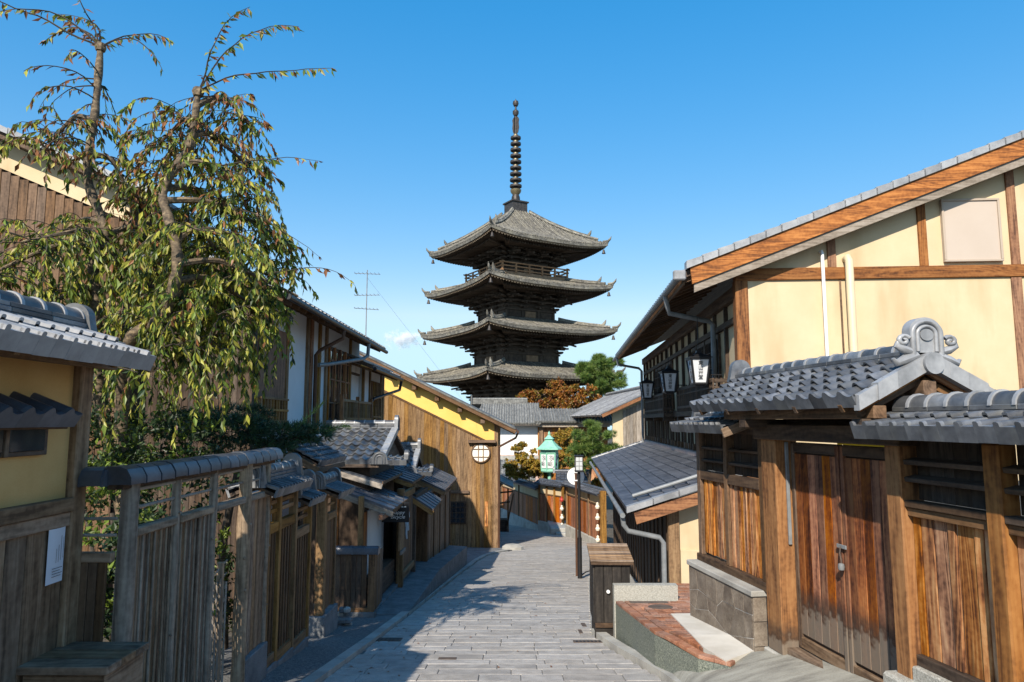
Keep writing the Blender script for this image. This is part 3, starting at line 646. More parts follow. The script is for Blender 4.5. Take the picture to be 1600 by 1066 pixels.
lantern(4.95, 'middle of the three white-paned black lanterns along the balcony')
lantern(9.35, 'smallest white-paned lantern, at the far end against the sky')

# ---------------------------------------------------------------- lean-to below the house
le = thing('lean_to', 'low lean-to with dark tiled roof, plank front and cream end wall', 'annexe', RH, RHZ)
TW, TL_ = .22, .21; LB = Vector((1.9,0,.62)).normalized()
slope(le, (-1.9,13.6,-1.36), (0,-1,0), LB, 63, 9, TW, TL_, 'flat', TILE_D, .05, keep=lambda i, j: i >= 30, dm=wood('dark','y'))
for k in range(5):
    a = k/5; b_ = (k+1)/5+.01
    p, q = Vector((-1.93+1.95*a,-.36,-1.36+.64*a)), Vector((-1.93+1.95*b_,-.36,-1.36+.64*b_))
    MB().prism([(p.x,p.z-.03),(q.x,q.z-.03),(q.x,q.z+.055),(p.x,p.z+.065)], 'y', -.44, -.28).build('verge_tile', TILE_L, le)
bb = MB(); bb.prism([(-1.78,-1.56),(.1,-.95),(.1,-.76),(-1.82,-1.385)], 'y', -.39, -.33); bb.build('barge_board', wood('cedar','x'), le)
bb = MB(); bb.prism([(-1.22,-2.62),(.6,-2.62),(.6,-.85),(-1.22,-1.24)], 'y', -.06, .1); bb.build('end_wall', CREAM, le)
bx('end_plinth', CREAM, le, -1.09, .6, -.10, -.06, -2.62, -1.98, .006)
bx('post', wood('umber','z'), le, -1.27, -1.10, -.12, .05, -2.65, -1.22, .008)
bx('wall_plate', wood('brown','x'), le, -1.3, .1, -.36, .05, -1.24, -1.15) if False else None
for k in range(4): bar('rafter', wood('brown','x'), le, (-1.85,.5+k*3.9,-1.43), (-1.1,.5+k*3.9,-1.19), .05, .07)
for k in range(46):
    y = .06 + k*.285
    bx('board', wood('black','z'), le, -1.26+RND.uniform(-.005,.005), -1.235, y, y+.278, gz(11.2+y)-.1, -1.22, .004)
    if k % 2 == 0: bx('batten', wood('dark','z'), le, -1.285, -1.26, y-.02, y+.02, gz(11.2+y)-.1, -1.22, .004)
pipe('gutter', GREY_P, le, [(-1.99,-.40,-1.43),(-1.99,13.5,-1.43)], .04)
pipe('valley_pipe', GREY_P, le, [(-1.78,.22,-1.20),(-1.2,.20,-1.02),(.0,.18,-.63)], .032)
pipe('downpipe', GREY_P, le, [(-1.99,-.30,-1.42),(-1.97,-.28,-1.58),(-1.90,-.25,-1.68),(-1.42,-.2,-1.78),(-1.36,-.2,-1.86),(-1.36,-.2,-2.62)], .04)
ridge(le, (-1.93,13.65,-1.33), (.0,13.65,-.70), .06, .2, 1, .14, .03, TILE)
ridge(le, (-.05,-.3,-.70), (-.05,13.6,-.70), .03, .6, 2, .12, .03, TILE, caps=False)

# ---------------------------------------------------------------- cabinet, terrace, ramp
cb = thing('slatted_cabinet', 'dark wooden kerbside cabinet with slatted sloping lid and white knob', 'cabinet', (1.08, 9.5, 0), math.radians(-2))
bx('plinth', wood('black','x'), cb, .0, .46, .0, .62, -2.95, -2.62)
for k in range(4): bx('front_board', wood('black','z'), cb, .002+.115*k, .113+.115*k, -.02, .0, -2.60, -1.86)
for k in range(5): bx('side_board', wood('black','z'), cb, -.02, .0, .0+.124*k, .12+.124*k, -2.62, -1.82)
bx('body', wood('black','z'), cb, .0, .46, .0, .62, -2.62, -1.84)
bx('front_rail', wood('dark','x'), cb, .0, .46, -.028, .0, -2.66, -2.6)
lid = MB(); lid.hexa([(-.05,-.07,-1.86),(.50,-.07,-1.86),(.50,.66,-1.75),(-.05,.66,-1.75),(-.05,-.07,-1.83),(.50,-.07,-1.83),(.50,.66,-1.72),(-.05,.66,-1.72)]); lid = lid.build('lid', wood('dark','x'), cb)
for k in range(11): bar('slat', wood('grey','x'), lid, (-.055,-.05+.066*k,-1.813+.0099*k), (.505,-.05+.066*k,-1.813+.0099*k), .05, .025)
MB().lathe([(.012,0),(.012,.02),(.024,.03),(.022,.045),(.0,.05)], 12).xf(Matrix.Rotation(math.pi/2,4,'X')).build('knob', WHITE_P, cb, smooth=True, loc=(.17,-.02,-2.2))

te = thing('brick_terrace', 'raised granite-walled terrace paved with red brick beside the cabinet', 'terrace')
def tz(y): return -2.13 - .075*max(0, y-7.3)
def gsl(p, z1, z0): return [(p[0],p[1],z0), (p[0],p[1],z1)]
TA, TB, TC = (1.31,9.42), (1.46,7.50), (1.70,6.72)
TD, TE_, TF, TG = (1.93,6.50), (2.38,6.86), (2.10,8.36), (3.2,10.9)
ring = [TA, TB, TC, TD, TE_, (2.2,8.40), (2.6,8.5), TG, (2.3,10.9), (2.05,9.42)]
b = MB(); n = len(ring)
b.add([(x,y,gz(y)-.4) for x,y in ring]+[(x,y,tz(y)-.03) for x,y in ring], [tuple(range(n,2*n))[::-1]]+[(i,n+i,n+(i+1)%n,(i+1)%n) for i in range(n)])
bo = b.build('terrace_body', SPECK, te)
b = MB(); b.add([(TA[0]-.005,TA[1]-.12,gz(9.4)-.2),(2.12,TA[1]-.12,gz(9.4)-.2),(2.12,TA[1]+.02,gz(9.4)-.2),(TA[0]-.005,TA[1]+.02,gz(9.4)-.2),(TA[0]-.005,TA[1]-.12,-2.09),(2.12,TA[1]-.12,-2.09),(2.12,TA[1]+.02,-2.09),(TA[0]-.005,TA[1]+.02,-2.09)], [(3,2,1,0),(4,5,6,7),(0,1,5,4),(1,2,6,5),(2,3,7,6),(3,0,4,7)])
b.build('kerb_wall', SPECK_L, te)
b = MB()
for sl in ([(1.82,8.38),(2.12,8.40),(2.30,7.3),(1.79,7.3)], [(1.79,7.3),(2.30,7.3),(2.36,6.9),(1.90,6.53),(1.80,6.9)]):
    k_ = len(sl)
    b.add([(x,y,tz(y)-.03) for x,y in sl]+[(x,y,tz(y)+.016) for x,y in sl], [tuple(range(k_,2*k_))[::-1]]+[(i,k_+i,k_+(i+1)%k_,(i+1)%k_) for i in range(k_)])
b.build('pale_slab', SLAB, te)
def inside(p, poly):
    c = False; j = len(poly)-1
    for i in range(len(poly)):
        if (poly[i][1] > p[1]) != (poly[j][1] > p[1]) and p[0] < (poly[j][0]-poly[i][0])*(p[1]-poly[i][1])/(poly[j][1]-poly[i][1])+poly[i][0]: c = not c
        j = i
    return c
bm_ = MB().cbox(-.0975,.0975,-.0475,.0475,-.03,.005,.004).mesh('brick', BRICK)
hm_ = MB().cbox(-.0475,.0475,-.0475,.0475,-.03,.005,.004).mesh('brick', BRICK)
def lay(x, y, rz):
    m4 = Matrix.Translation((x,y,tz(y))) @ Matrix.Rotation(math.atan(-.075),4,'X') @ Matrix.Rotation(rz,4,'Z'); put('brick', bm_, te, mw=m4)
RG = [(1.475,9.20),(1.61,7.52),(1.70,7.25),(1.98,7.25),(1.98,8.2),(2.14,8.42),(2.5,8.6),(3.0,10.75),(2.1,10.75),(2.0,9.24)]
for j in range(0, 38):                         # running bond
    for i in range(-2, 14):
        px, py = 1.2 + .2*i + (.1 if j % 2 else 0), 7.1 + .1*j
        ok = sum(inside((px+dx,py), RG) for dx in (-.095,-.05,0,.05,.095))
        if ok == 5: lay(px, py, 0)
        elif inside((px,py), RG) or ok >= 3: 
            for dx in (-.05,.05):
                if inside((px+dx*1.9,py), RG) and inside((px+dx*.1,py), RG):
                    put('brick', hm_, te, mw=Matrix.Translation((px+dx,py,tz(py))) @ Matrix.Rotation(math.atan(-.075),4,'X'))
def edge_course(p, q, off):
    p, q = Vector((*p,0)), Vector((*q,0)); d = q-p; L = d.length; d.normalize(); nrm = Vector((-d.y,d.x,0)); n = max(1, round(L/.2)); a = math.atan2(d.y, d.x)
    for k in range(n):
        c = p + d*(L*(k+.5)/n) + nrm*off; pitch = math.atan((tz(c.y+d.y*.1)-tz(c.y-d.y*.1))/.2)
        m4 = Matrix.Translation((c.x,c.y,tz(c.y))) @ Matrix.Rotation(a,4,'Z') @ Matrix.Rotation(-pitch,4,'Y') @ Matrix.Diagonal((L/n/.2,1,1,1)); put('brick', bm_, te, mw=m4)
edge_course((1.315,9.26), TB, .05); edge_course((1.325,9.26), (1.47,7.53), .15)
edge_course(TB, TC, .05); edge_course((1.56,7.5), (1.78,6.80), .10); edge_course(TC, TD, .05)
pit = tag(MB().lathe([(.0,-.01),(.15,-.01),(.15,.004),(.13,.010),(.0,.010)][::1], 24).build('manhole_cover', RUST, None, smooth=30, loc=(1.80,8.85,tz(8.85)+.004), rot=(math.atan(-.075),0,0)), 'round rusty iron manhole cover set in the red brick terrace', 'manhole cover')
tag(MB().cbox(-.24,.24,-.07,.07,-.01,.006,.003).build('drain_cover', RUST, None, loc=(1.72,9.16,tz(9.16)+.004), rot=(math.atan(-.075),0,0)), 'long rectangular iron drain cover beside the terrace kerb wall', 'drain cover')
rp = MB()                                       # curved concrete apron up to the gate
def apron(u_, v_):
    y = 2.6 + u_*(4.55-.58*v_); xg = 3.42-.15*y + .15; xs = 1.55 + .02*(7-y)
    x = xs + (xg-xs)*v_; zs = gz(y)+.05; zg = -2.0 + (.10*(6.4-y) if y < 6.4 else .0) + (-.10*(y-6.4) if y > 6.4 else 0)
    s = v_**.55
    return (x, y, zs+(zg-zs)*s)
rp.grid(apron, 40, 16, flip=False)
ro = rp.build('ramp', RAMP, None, smooth=True); ro['kind'] = 'structure'
# ---------------------------------------------------------------- ground, road, kerbs
def interp(tab, y):
    if y <= tab[0][0]: return tab[0][1]
    for (a, p), (b, q) in zip(tab, tab[1:]):
        if y <= b: return p + (q-p)*(y-a)/(b-a)
    return tab[-1][1]
XL = [(2,-2.15),(7.13,-1.85),(9.35,-1.71),(12.67,-1.56),(19.2,-1.27),(22,-1.04),(23.8,-.78),(25,-.35),(25.6,.05),(26.3,.05),(26.45,-.55),(36,-.62),(37,-3.5),(46,-6)]
XRt = [(2,2.0),(7.13,1.50),(8.9,1.15),(9.81,1.06),(17.15,1.80),(27.5,3.50),(33,2.35),(38.6,2.10),(46,-.6),(60,-4)]
ys = [-30,-14,-8,-4] + [k*1.0 for k in range(0,46)] + [50,60,75,100,160,300,700]
b = MB(); xs = [-500,-150,-60,-25,-12,-6,-3,0,3,6,12,25,60,150,500]
b.add([(x,y,gz(y)-.09) for y in ys for x in xs], [(j*len(xs)+i, j*len(xs)+i+1, (j+1)*len(xs)+i+1, (j+1)*len(xs)+i) for j in range(len(ys)-1) for i in range(len(xs)-1)])
o = b.build('ground', SOIL); o['kind'] = 'structure'
def strip(name, m, fa, fb, y0, y1, dz, n=60, nx=3, za=0, zb=0):
    b = MB()
    def fn(u, v):
        y = y0+(y1-y0)*u; return (fa(y)+(fb(y)-fa(y))*v, y, gz(y)+dz+za*(1-v)+zb*v)
    b.grid(fn, n, nx, flip=True); o = b.build(name, m); o['kind'] = 'structure'; return o
strip('verge', AGG, lambda y: -3.2, lambda y: interp(XL,y)-.05, 2, 10.9, .02, za=.08)
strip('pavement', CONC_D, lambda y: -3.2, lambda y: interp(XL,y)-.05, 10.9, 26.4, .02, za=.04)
strip('pavement', CONC, lambda y: interp(XRt,y)+.04, lambda y: interp(XRt,y)+1.9, 9.3, 28, .02)
rd = bpy.data.objects.new('road', None); COL.objects.link(rd); rd['kind'] = 'structure'
b = MB(); ysr = [2+.5*k for k in range(96)]
b.add([p for y in ysr for p in ((interp(XL,y)-.02,y,gz(y)-.012),(interp(XRt,y)+.03,y,gz(y)-.012))], [(2*i,2*i+1,2*i+3,2*i+2) for i in range(len(ysr)-1)])
b.build('joint_bed', JOINT, rd)
far = MB(); y = 5.2; nst = 0; row = 0
while y < 49 and True:
    dy = .235 if row % 4 else .285
    yc = y+dy/2; xl, xr = interp(XL,yc), interp(XRt,yc); x = xl + (RND.uniform(-.5,0)); s = math.atan((gz(yc+.1)-gz(yc-.1))/.2)
    while x < xr-.02:
        wd = RND.choice((.32,.42,.5,.6,.75)); a, c = max(x,xl), min(x+wd,xr)
        if xr-c < .15: c = xr
        if c-a > .06:
            wq = round(c-a,2)
            if y > 6.1 and nst < 299:
                key = ('pv', wq, round(dy,3))
                if key not in _cache: _cache[key] = MB().cbox(-wq/2+.003,wq/2-.003,-dy/2+.003,dy/2-.003,-.05,0,.005).mesh('paving_stone', PAVER)
                put('paving_stone', _cache[key], rd, ((a+c)/2, yc, gz(yc)+RND.uniform(-.003,.003)), (s+RND.uniform(-.004,.004),RND.uniform(-.004,.004),0)); nst += 1
            else:
                zr = RND.uniform(-.003,.003); q = (dy/2-.003)
                far.add([(a+.003,yc-q,gz(yc-q)+zr),(c-.003,yc-q,gz(yc-q)+zr),(c-.003,yc+q,gz(yc+q)+zr),(a+.003,yc+q,gz(yc+q)+zr),(a+.001,yc-q-.002,gz(yc-q)-.03),(c-.001,yc-q-.002,gz(yc-q)-.03)], [(0,1,2,3),(4,5,1,0)])
        x = c if c == xr else x+wd
    y += dy; row += 1
far.build('far_paving', PAVER, rd, kind='stuff')
kb = bpy.data.objects.new('kerb', None); COL.objects.link(kb); kb['kind'] = 'structure'
def kerb_run(tab, y0, y1, side, step=.62, wd=.13, hh=.05):
    y = y0
    while y < y1:
        p = Vector((interp(tab,y),y,gz(y))); q = Vector((interp(tab,y+step),y+step,gz(y+step))); d = (q-p); n = Vector((d.y,-d.x,0)).normalized()*side*wd; g_ = d.normalized()*.004
        u = Vector((0,0,hh)); dn = Vector((0,0,-.12))
        MB().hexa([p+g_+dn,q-g_+dn,q-g_+n+dn,p+g_+n+dn,p+g_+u,q-g_+u,q-g_+n+u,p+g_+n+u] if side > 0 else [p+g_+n+dn,q-g_+n+dn,q-g_+dn,p+g_+dn,p+g_+n+u,q-g_+n+u,q-g_+u,p+g_+u]).build('kerb_stone', CONC, kb)
        y += step
kerb_run(XL, 3, 25.2, -1); kerb_run(XRt, 4.2, 9.2, 1, hh=.07); kerb_run(XRt, 9.8, 17, 1, hh=.02, wd=.1)
def grate(x, y, lx, ly, label):
    s = math.atan((gz(y+.1)-gz(y-.1))/.2); o = thing('gutter_grate', label, 'grate', (x,y,gz(y)+.006)); o.rotation_euler = (s,0,0)
    bx('frame', RUST, o, -lx/2, lx/2, -ly/2, ly/2, -.02, .004, .002)
    n = max(3, int(lx/.05))
    for k in range(n): bx('slot', INK, o, -lx/2+.02+(lx-.04)*(k+.2)/n, -lx/2+.02+(lx-.04)*(k+.75)/n, -ly/2+.015, ly/2-.015, .0, .0045, .0005)
grate(-1.58, 9.35, .34, .2, 'iron gutter grate against the kerb on the shaded side of the road')
grate(.98, 9.2, .42, .14, 'narrow iron gutter grate at the foot of the slatted cabinet')
def plate(x, y, lx, ly, label):
    s = math.atan((gz(y+.1)-gz(y-.1))/.2); o = MB().cbox(-lx/2,lx/2,-ly/2,ly/2,-.01,.004,.002).build('access_cover', RUST, None, loc=(x,y,gz(y)+.004), rot=(s,0,0)); tag(o, label, 'access cover', 'small iron access covers in the road')
plate(.93,9.95,.05,.28,'slim iron strip cover set lengthwise in the paving by the cabinet'); plate(1.03,10.5,.06,.3,'farther slim iron strip cover in the paving by the cabinet')
plate(-.72,8.2,.2,.1,'small rectangular iron cover in the shaded paving mid-road'); plate(.35,30,.35,.25,'small dark iron cover in the sunlit paving before the red fence')

# ---------------------------------------------------------------- left side, foreground
LZ = math.pi/2
L1 = thing('plaster_wall', 'tan plaster wall with plank wainscot and tiled roof by the wooden box', 'wall', (-2.68,1.0,0), LZ)
bx('plaster', TAN, L1, 0, 3.32, 0, .16, -.46, .50, .003)
bx('corner_post', wood('grey','z'), L1, 3.30, 3.43, -.05, .16, -2.3, .42, .008)
bx('wainscot_rail', wood('grey','x'), L1, 0, 3.30, -.06, .05, -.535, -.455); bx('wainscot_rail', wood('grey','x'), L1, 0, 3.30, -.04, .05, -.62, -.54)
boards(L1, wood('grey','z'), 0, 3.30, -.02, -2.35, -.62, 22, th=.02)
bx('eave_beam', wood('umber','x'), L1, 0, 3.6, -.10, -.03, .33, .41); bx('eave_beam', wood('umber','x'), L1, 0, 3.6, .13, .2, .33, .41)
for k in range(9): bar('rafter', wood('umber','x'), L1, (.25+k*.41,-.36,.33), (.25+k*.41,.05,.53), .04, .05)
slope(L1, (-.35,-.39,.365), (1,0,0), (0,.40,.17), 31, 2, .123, .21, 'rib', TILE_L, .06)
slope(L1, (3.47,.55,.365), (-1,0,0), (0,-.40,.17), 31, 2, .123, .21, 'rib', TILE_L, .06)
ridge(L1, (-.35,.08,.55), (3.40,.08,.55), .07, .19, 3, .2, .03, TILE)
ridge_end(L1, (3.42,.08,.52), math.pi/2, .10, .22)
wn = bx('window', wood('dark','x'), L1, 1.7, 3.06, -.03, .06, -.19, -.02)
for k in range(4):
    q = bx('pane', PANE, wn, 0, .28, 0, .01, 0, .12); q.location = (-.49+k*.33, -.05, 0)
    q = bx('mullion', wood('grey','z'), wn, 0, .03, 0, .03, 0, .17); q.location = (-.66+k*.33, -.05, 0)
slope(L1, (1.6,-.17,.005), (1,0,0), (0,.17,.10), 9, 1, .165, .19, 'wave', TILE_D, .05)
bx('hood_board', wood('brown','x'), L1, 1.6, 3.06, -.14, 0, -.045, -.02)
ps = thing('notice_sheet', 'white printed notice pinned to the plank wainscot below the tan plaster', 'notice', (-2.652,4.12,-.775), LZ)
pp = MB(); pp.grid(lambda u, v: (u*.15, -.006-.008*math.sin(u*3.1)*v, -.155+.31*v), 6, 4); pp.build('sheet', mat('notice_paper', [(.60,.63,.68),(.66,.69,.74)], rough=.7, bump=0, rand=0), ps, smooth=True)
for k, (zz, ln) in enumerate(((-.07,.09),(-.085,.07),(-.10,.09),(-.115,.08))): bx('print_line', INK, ps, .035, .035+ln, -.018, -.0165, zz-.0015, zz+.0015, .0003)
for k, (xx, z0, z1) in enumerate(((.125,-.02,.10),(.105,-.03,.11),(.085,-.04,.06),(.065,-.04,.04))): bx('print_line', INK, ps, xx-.001, xx+.001, -.018, -.0165, z0, z1, .0003)
bxo = thing('wooden_box', 'weathered grey wooden box standing below the white notice', 'box', (-2.42,4.18,0), 0)
bx('box_body', wood('grey','x'), bxo, -.21, .21, -.19, .19, -2.3, -1.36)
for k in range(4): bx('front_board', wood('grey','x'), bxo, -.22, .22, -.205, -.19, -2.22+.215*k, -2.01+.215*k)
for k in range(4): bx('side_board', wood('grey','y'), bxo, .21, .225, -.2, .2, -2.22+.215*k, -2.01+.215*k)
for k in range(3): bx('lid_board', wood('grey','x'), bxo, -.245, .245, -.225+.15*k, -.077+.15*k, -1.358, -1.315)

F1 = thing('log_post_fence', 'grey plank fence with knotty log posts under a rounded tile coping', 'fence', (-2.42,4.5,0), LZ)
def log(x, r, y=0.0, z0=-2.9, z1=-.38, name='log_post'):
    n = 9; path = [(x+RND.uniform(-.006,.006), y+RND.uniform(-.006,.006), z0+(z1-z0)*k/n) for k in range(n+1)]
    b = MB(); b.tube(path, [r*(1.06-.1*k/n+RND.uniform(-.05,.05)) for k in range(n+1)], 12)
    for _ in range(3):
        k = RND.randrange(2, 9); p = Vector(path[k]); a = RND.uniform(-2.6,-.5); d = Vector((math.cos(a), math.sin(a), .1)); b.tube([p+d*r*.6, p+d*(r+.012)], [r*.38, r*.2], 7)
    b.build(name, wood('log','z'), F1, smooth=50)
for x, r in ((.04,.056),(.68,.033),(1.30,.034),(2.0,.058),(2.6,.028)): log(x, r)
for a, b_, nb in ((.10,.65,7),(.71,1.27,7)): boards(F1, wood('grey','z'), a, b_, .0, gz(4.5+b_)-.1, -.73, nb, th=.022, dy=.01, jit=.3); 
for a, b_ in ((.10,.65),(.71,1.27)):
    x = a+.04
    while x < b_-.02: pole('bark_batten', wood('log','z'), F1, (x,-.008,gz(4.5+x)-.05), (x,-.008,-.74), .010, .008, 7); x += .078
boards(F1, wood('grey','z'), 2.06, 2.57, .0, -2.12, -.73, 5, th=.022)
bx('base_block', CONC_D, F1, 2.05, 2.62, -.05, .06, -2.75, -2.12, .008)
for a, b_ in ((.10,.65),(.71,1.27),(1.33,1.95),(2.05,2.57)):
    bx('rail', wood('log','x'), F1, a, b_, -.035, .04, -.735, -.675, .01)
    for z in (-.44, -.555): pole('bamboo_rail', wood('silver','x'), F1, (a-.03,.01,z), (b_+.03,.01,z+.004), .012, .011, 8)
# short return beside the plaster wall
boards(F1, wood('dark','z'), -.09, -.06, .02, -2.3, -.8, 1) if False else None
for k in range(4): bx('return_board', wood('brown','z'), F1, -.075, -.05, .06+.055*k, .112+.055*k, -2.3, -.86)
bx('return_rail', wood('grey','y'), F1, -.08, -.03, .03, .28, -.86, -.80)
for z in (-.60, -.70): pole('bamboo_rail', wood('silver','y'), F1, (-.05,.02,z), (-.05,.28,z), .010, .010, 8)
# coping of tile pieces
def coping(p, q, seg, wd=.11, m=None, parent=None):
    p, q = Vector(p), Vector(q); L = (q-p).length; n = max(1, round(L/seg)); s = L/n
    prof = [(-wd,-.055),(-wd*.98,-.01),(-wd*.72,.038),(-wd*.35,.055),(wd*.35,.055),(wd*.72,.038),(wd*.98,-.01),(wd,-.055)]
    key = ('cope', round(s,3), wd); m = m or TILE_D
    if key not in _cache:
        b = MB(); b.prism(prof, 'x', 0, s*.90); b.prism([(a*.93, c-.006) for a, c in prof], 'x', s*.88, s)
        _cache[key] = b.mesh('coping_tile', m, smooth=30)
    d = (q-p).normalized(); sd = Vector((0,0,1)).cross(d).normalized(); mm = Matrix((d, sd, d.cross(sd))).transposed().to_4x4()
    for k in range(n):
        w4 = mm.copy(); w4.translation = p + d*(k*s) + Vector((0,0,RND.uniform(-.003,.003))); put('coping_tile', _cache[key], parent, mw=w4)
coping((-.12,.02,-.335), (2.78,.02,-.325), .2, parent=F1)
coping((-.06,.36,-.34), (-.06,.06,-.335), .15, parent=F1)
bx('coping_beam', wood('dark','x'), F1, -.1, 2.7, -.03, .07, -.42, -.385)
lg = thing('lattice_gate', 'low sunlit bamboo lattice gate standing in the gap between the log posts', 'gate', (-2.42,4.5,0), LZ)
for k in range(9): pole('upright_cane', wood('silver','z'), lg, (1.38+.066*k,.10,-2.6), (1.38+.066*k,.10,-1.30-.012*k+RND.uniform(-.02,.02)), .010, .009, 7)
for k in range(11): 
    z = -2.5+.11*k; pole('slanting_cane', wood('silver','x'), lg, (1.34,.118,z), (1.95,.118,z+.17), .008, .008, 7)
bx('gate_stile', wood('log','z'), lg, 1.78, 1.83, .09, .14, -2.6, -1.22)

F2 = thing('brown_board_fence', 'dark brown board fence in stepped bays with small tiled roofs', 'fence', (-2.45,7.2,0), LZ)
for a, b_, zs in ((0,.28,-1.03),(.34,.84,-1.03),(.90,1.42,-1.22)):
    zb = -2.33 - .1*a
    boards(F2, wood('brown','z'), a, b_, .0, zb, zs-.06, max(3,int((b_-a)/.09)), th=.02, dy=.003); x = a+.05
    while x < b_: bx('batten', wood('brown','z'), F2, x-.009, x+.009, -.014, .0, zb, zs-.06, .002); x += .092
    bx('rail', wood('umber','x'), F2, a, b_, -.03, .04, zs-.10, zs, .004)
    bx('bottom_rail', wood('umber','x'), F2, a, b_, -.03, .04, zb-.10, zb, .004)
    bx('footing', CONC_D, F2, a-.03, b_+.03, -.05, .08, gz(7.2+b_)-.15, zb-.10, .006)
    for z in (zs+.11, zs+.2): bx('slat', wood('umber','x'), F2, a, b_, -.005, .03, z-.02, z+.02, .003)
for x, zt in ((-.03,-.72),(.31,-.72),(.87,-.75),(1.45,-.92)): bx('post', wood('umber','z'), F2, x-.03, x+.03, -.04, .05, gz(7.2+x)-.05, zt)
for (xa, n, ze) in ((-.28,12,-.70),(.92,6,-.925)):
    slope(F2, (xa,-.17,ze), (1,0,0), (0,.22,.09), n, 1, .10, .235, 'rib', TILE_D if False else TILE, .05)
    slope(F2, (xa+n*.10,.29,ze), (-1,0,0), (0,-.22,.09), n, 1, .10, .235, 'rib', TILE, .05)
    ridge(F2, (xa+.02,.05,ze+.10), (xa+n*.10-.02,.05,ze+.10), .06, .22, 3, .14, .035, TILE)
    for s in (0, 1): ridge_end(F2, (xa+(n*.10 if s else 0),.05,ze+.06), math.pi/2 if s else -math.pi/2, .10, .28)

G2 = thing('dark_side_gate', 'dark plank side gate with brown post on a grey concrete block', 'gate', (-2.42,9.25,0), LZ)
for k in range(3): bx('door_board', wood('dark','z'), G2, .0, .02, .10+.07*k, .166+.07*k, -2.50, -1.0)
bx('post', wood('umber','z'), G2, -.01, .11, -.02, .09, -2.45, -.93)
boards(G2, wood('brown','z'), .12, .55, .0, -2.42, -1.28, 5)
bx('rail', wood('umber','x'), G2, .12, .55, -.03, .03, -1.29, -1.2); bx('post', wood('umber','z'), G2, .55, .61, -.02, .06, -2.45, -.95)
for z in (-1.1, -1.0): bx('slat', wood('umber','x'), G2, .12, .55, .0, .02, z-.015, z+.015)
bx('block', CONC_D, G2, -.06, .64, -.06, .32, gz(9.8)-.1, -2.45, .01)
slope(G2, (-.12,-.22,-.95), (1,0,0), (0,.28,.12), 8, 1, .1, .3, 'rib', TILE, .05)
ridge(G2, (-.1,.06,-.82), (.68,.06,-.82), .06, .2, 2, .14, .035, TILE); ridge_end(G2, (-.13,.06,-.86), -math.pi/2, .09, .22); ridge_end(G2, (.7,.06,-.86), math.pi/2, .09, .22)
RHf = thing('pent_roof', 'small pent roof of ribbed tiles catching sunlight behind the side gate', 'roof', (-2.6,9.6,0), LZ)
slope(RHf, (0,0,-.58), (1,0,0), (0,.43,.23), 15, 4, .10, .125, 'rib', TILE, .05)
for x in (.05, 1.4): bx('post', wood('brown','z'), RHf, x, x+.06, .3, .36, -2.6, -.50)
bx('eave_board', wood('brown','x'), RHf, -.02, 1.52, .0, .03, -.70, -.63); bar('verge_board', wood('grey','x'), RHf, (-.02,.0,-.66), (-.02,.43,-.43), .02, .09)
ridge(RHf, (.0,.44,-.35), (1.5,.44,-.35), .05, .2, 3, .12, .035, TILE); ridge_end(RHf, (-.02,.44,-.38), -math.pi/2, .09, .26)
rk = thing('rubble_stack', 'small stack of rough grey stones at the foot of the concrete block', 'stone stack', (-2.36,10.12,-2.92))
for k in range(10):
    q = MB().cbox(-.055,.055,-.05,.05,-.035,.035,.016).build('stone', CONC_D if k % 3 else CONC, rk, loc=(RND.uniform(-.03,.03)+.06*(k%2), .10*((k//2)%2), .03+.072*(k//2)), rot=(0,0,RND.uniform(-.4,.4)))
# ---------------------------------------------------------------- left side, shop fronts
LW = thing('low_plank_wall', 'low dark plank wall with a grey tile coping facing the road', 'wall', (-2.08,11.0,0), 0)
for k in range(7): bx('board', wood('dark','z'), LW, -.68+.08*k, -.604+.08*k, 0, .02, -2.86, -2.02)
bx('corner_post', wood('brown','z'), LW, -.10, 0, -.01, .09, -2.86, -1.99); bx('rail', wood('brown','x'), LW, -.68, -.1, -.01, .04, -2.90, -2.80)
bx('footing', CONC_D, LW, -.7, .02, -.03, .1, gz(11.1)-.1, -2.86, .008)
coping((-.72,.05,-1.955), (.05,.05,-1.955), .2, wd=.09, parent=LW)
for k in range(5): bx('side_board', wood('brown','z'), LW, -.02, .0, .1+.11*k, .206+.11*k, -2.86, -2.02)
def ld(y): return -2.1 + .03*(y-11)            # line of the shop fronts
EN = thing('entry_screen', 'sunlit orange board screen set back in the shop entry', 'screen', (-3.35,12.7,0), 0)
boards(EN, wood('amber','z'), 0, .75, 0, -2.9, -1.42, 7, th=.02)
bx('rail', wood('cedar','x'), EN, 0, .75, -.02, .0, -1.74, -1.70); bx('frame', wood('brown','x'), EN, -.05, .8, -.03, .03, -1.42, -1.36)
bx('post', wood('cedar','z'), EN, .75, .82, -.04, .05, -3.1, -1.2)
bx('white_panel', WHITE_P, EN, .12, .50, -.05, -.03, -1.36, -1.22)
lp = thing('wall_lamp', 'small grey lamp on the orange screen under the white panel', 'lamp', (-2.92,12.62,-1.48))
MB().lathe([(.03,.08),(.05,.06),(.06,-.04),(.05,-.06),(.0,-.06)][::-1], 12).build('lamp_body', GREY_P, lp, smooth=True); bx('bracket', METAL_D, lp, -.02, .02, 0, .06, .06, .10)
SF = thing('bicycle_shop_front', 'open wooden shop front with lit awning and black hanging sign', 'shop front', (-2.1,11.0,0), math.pi/2-math.atan(.03))
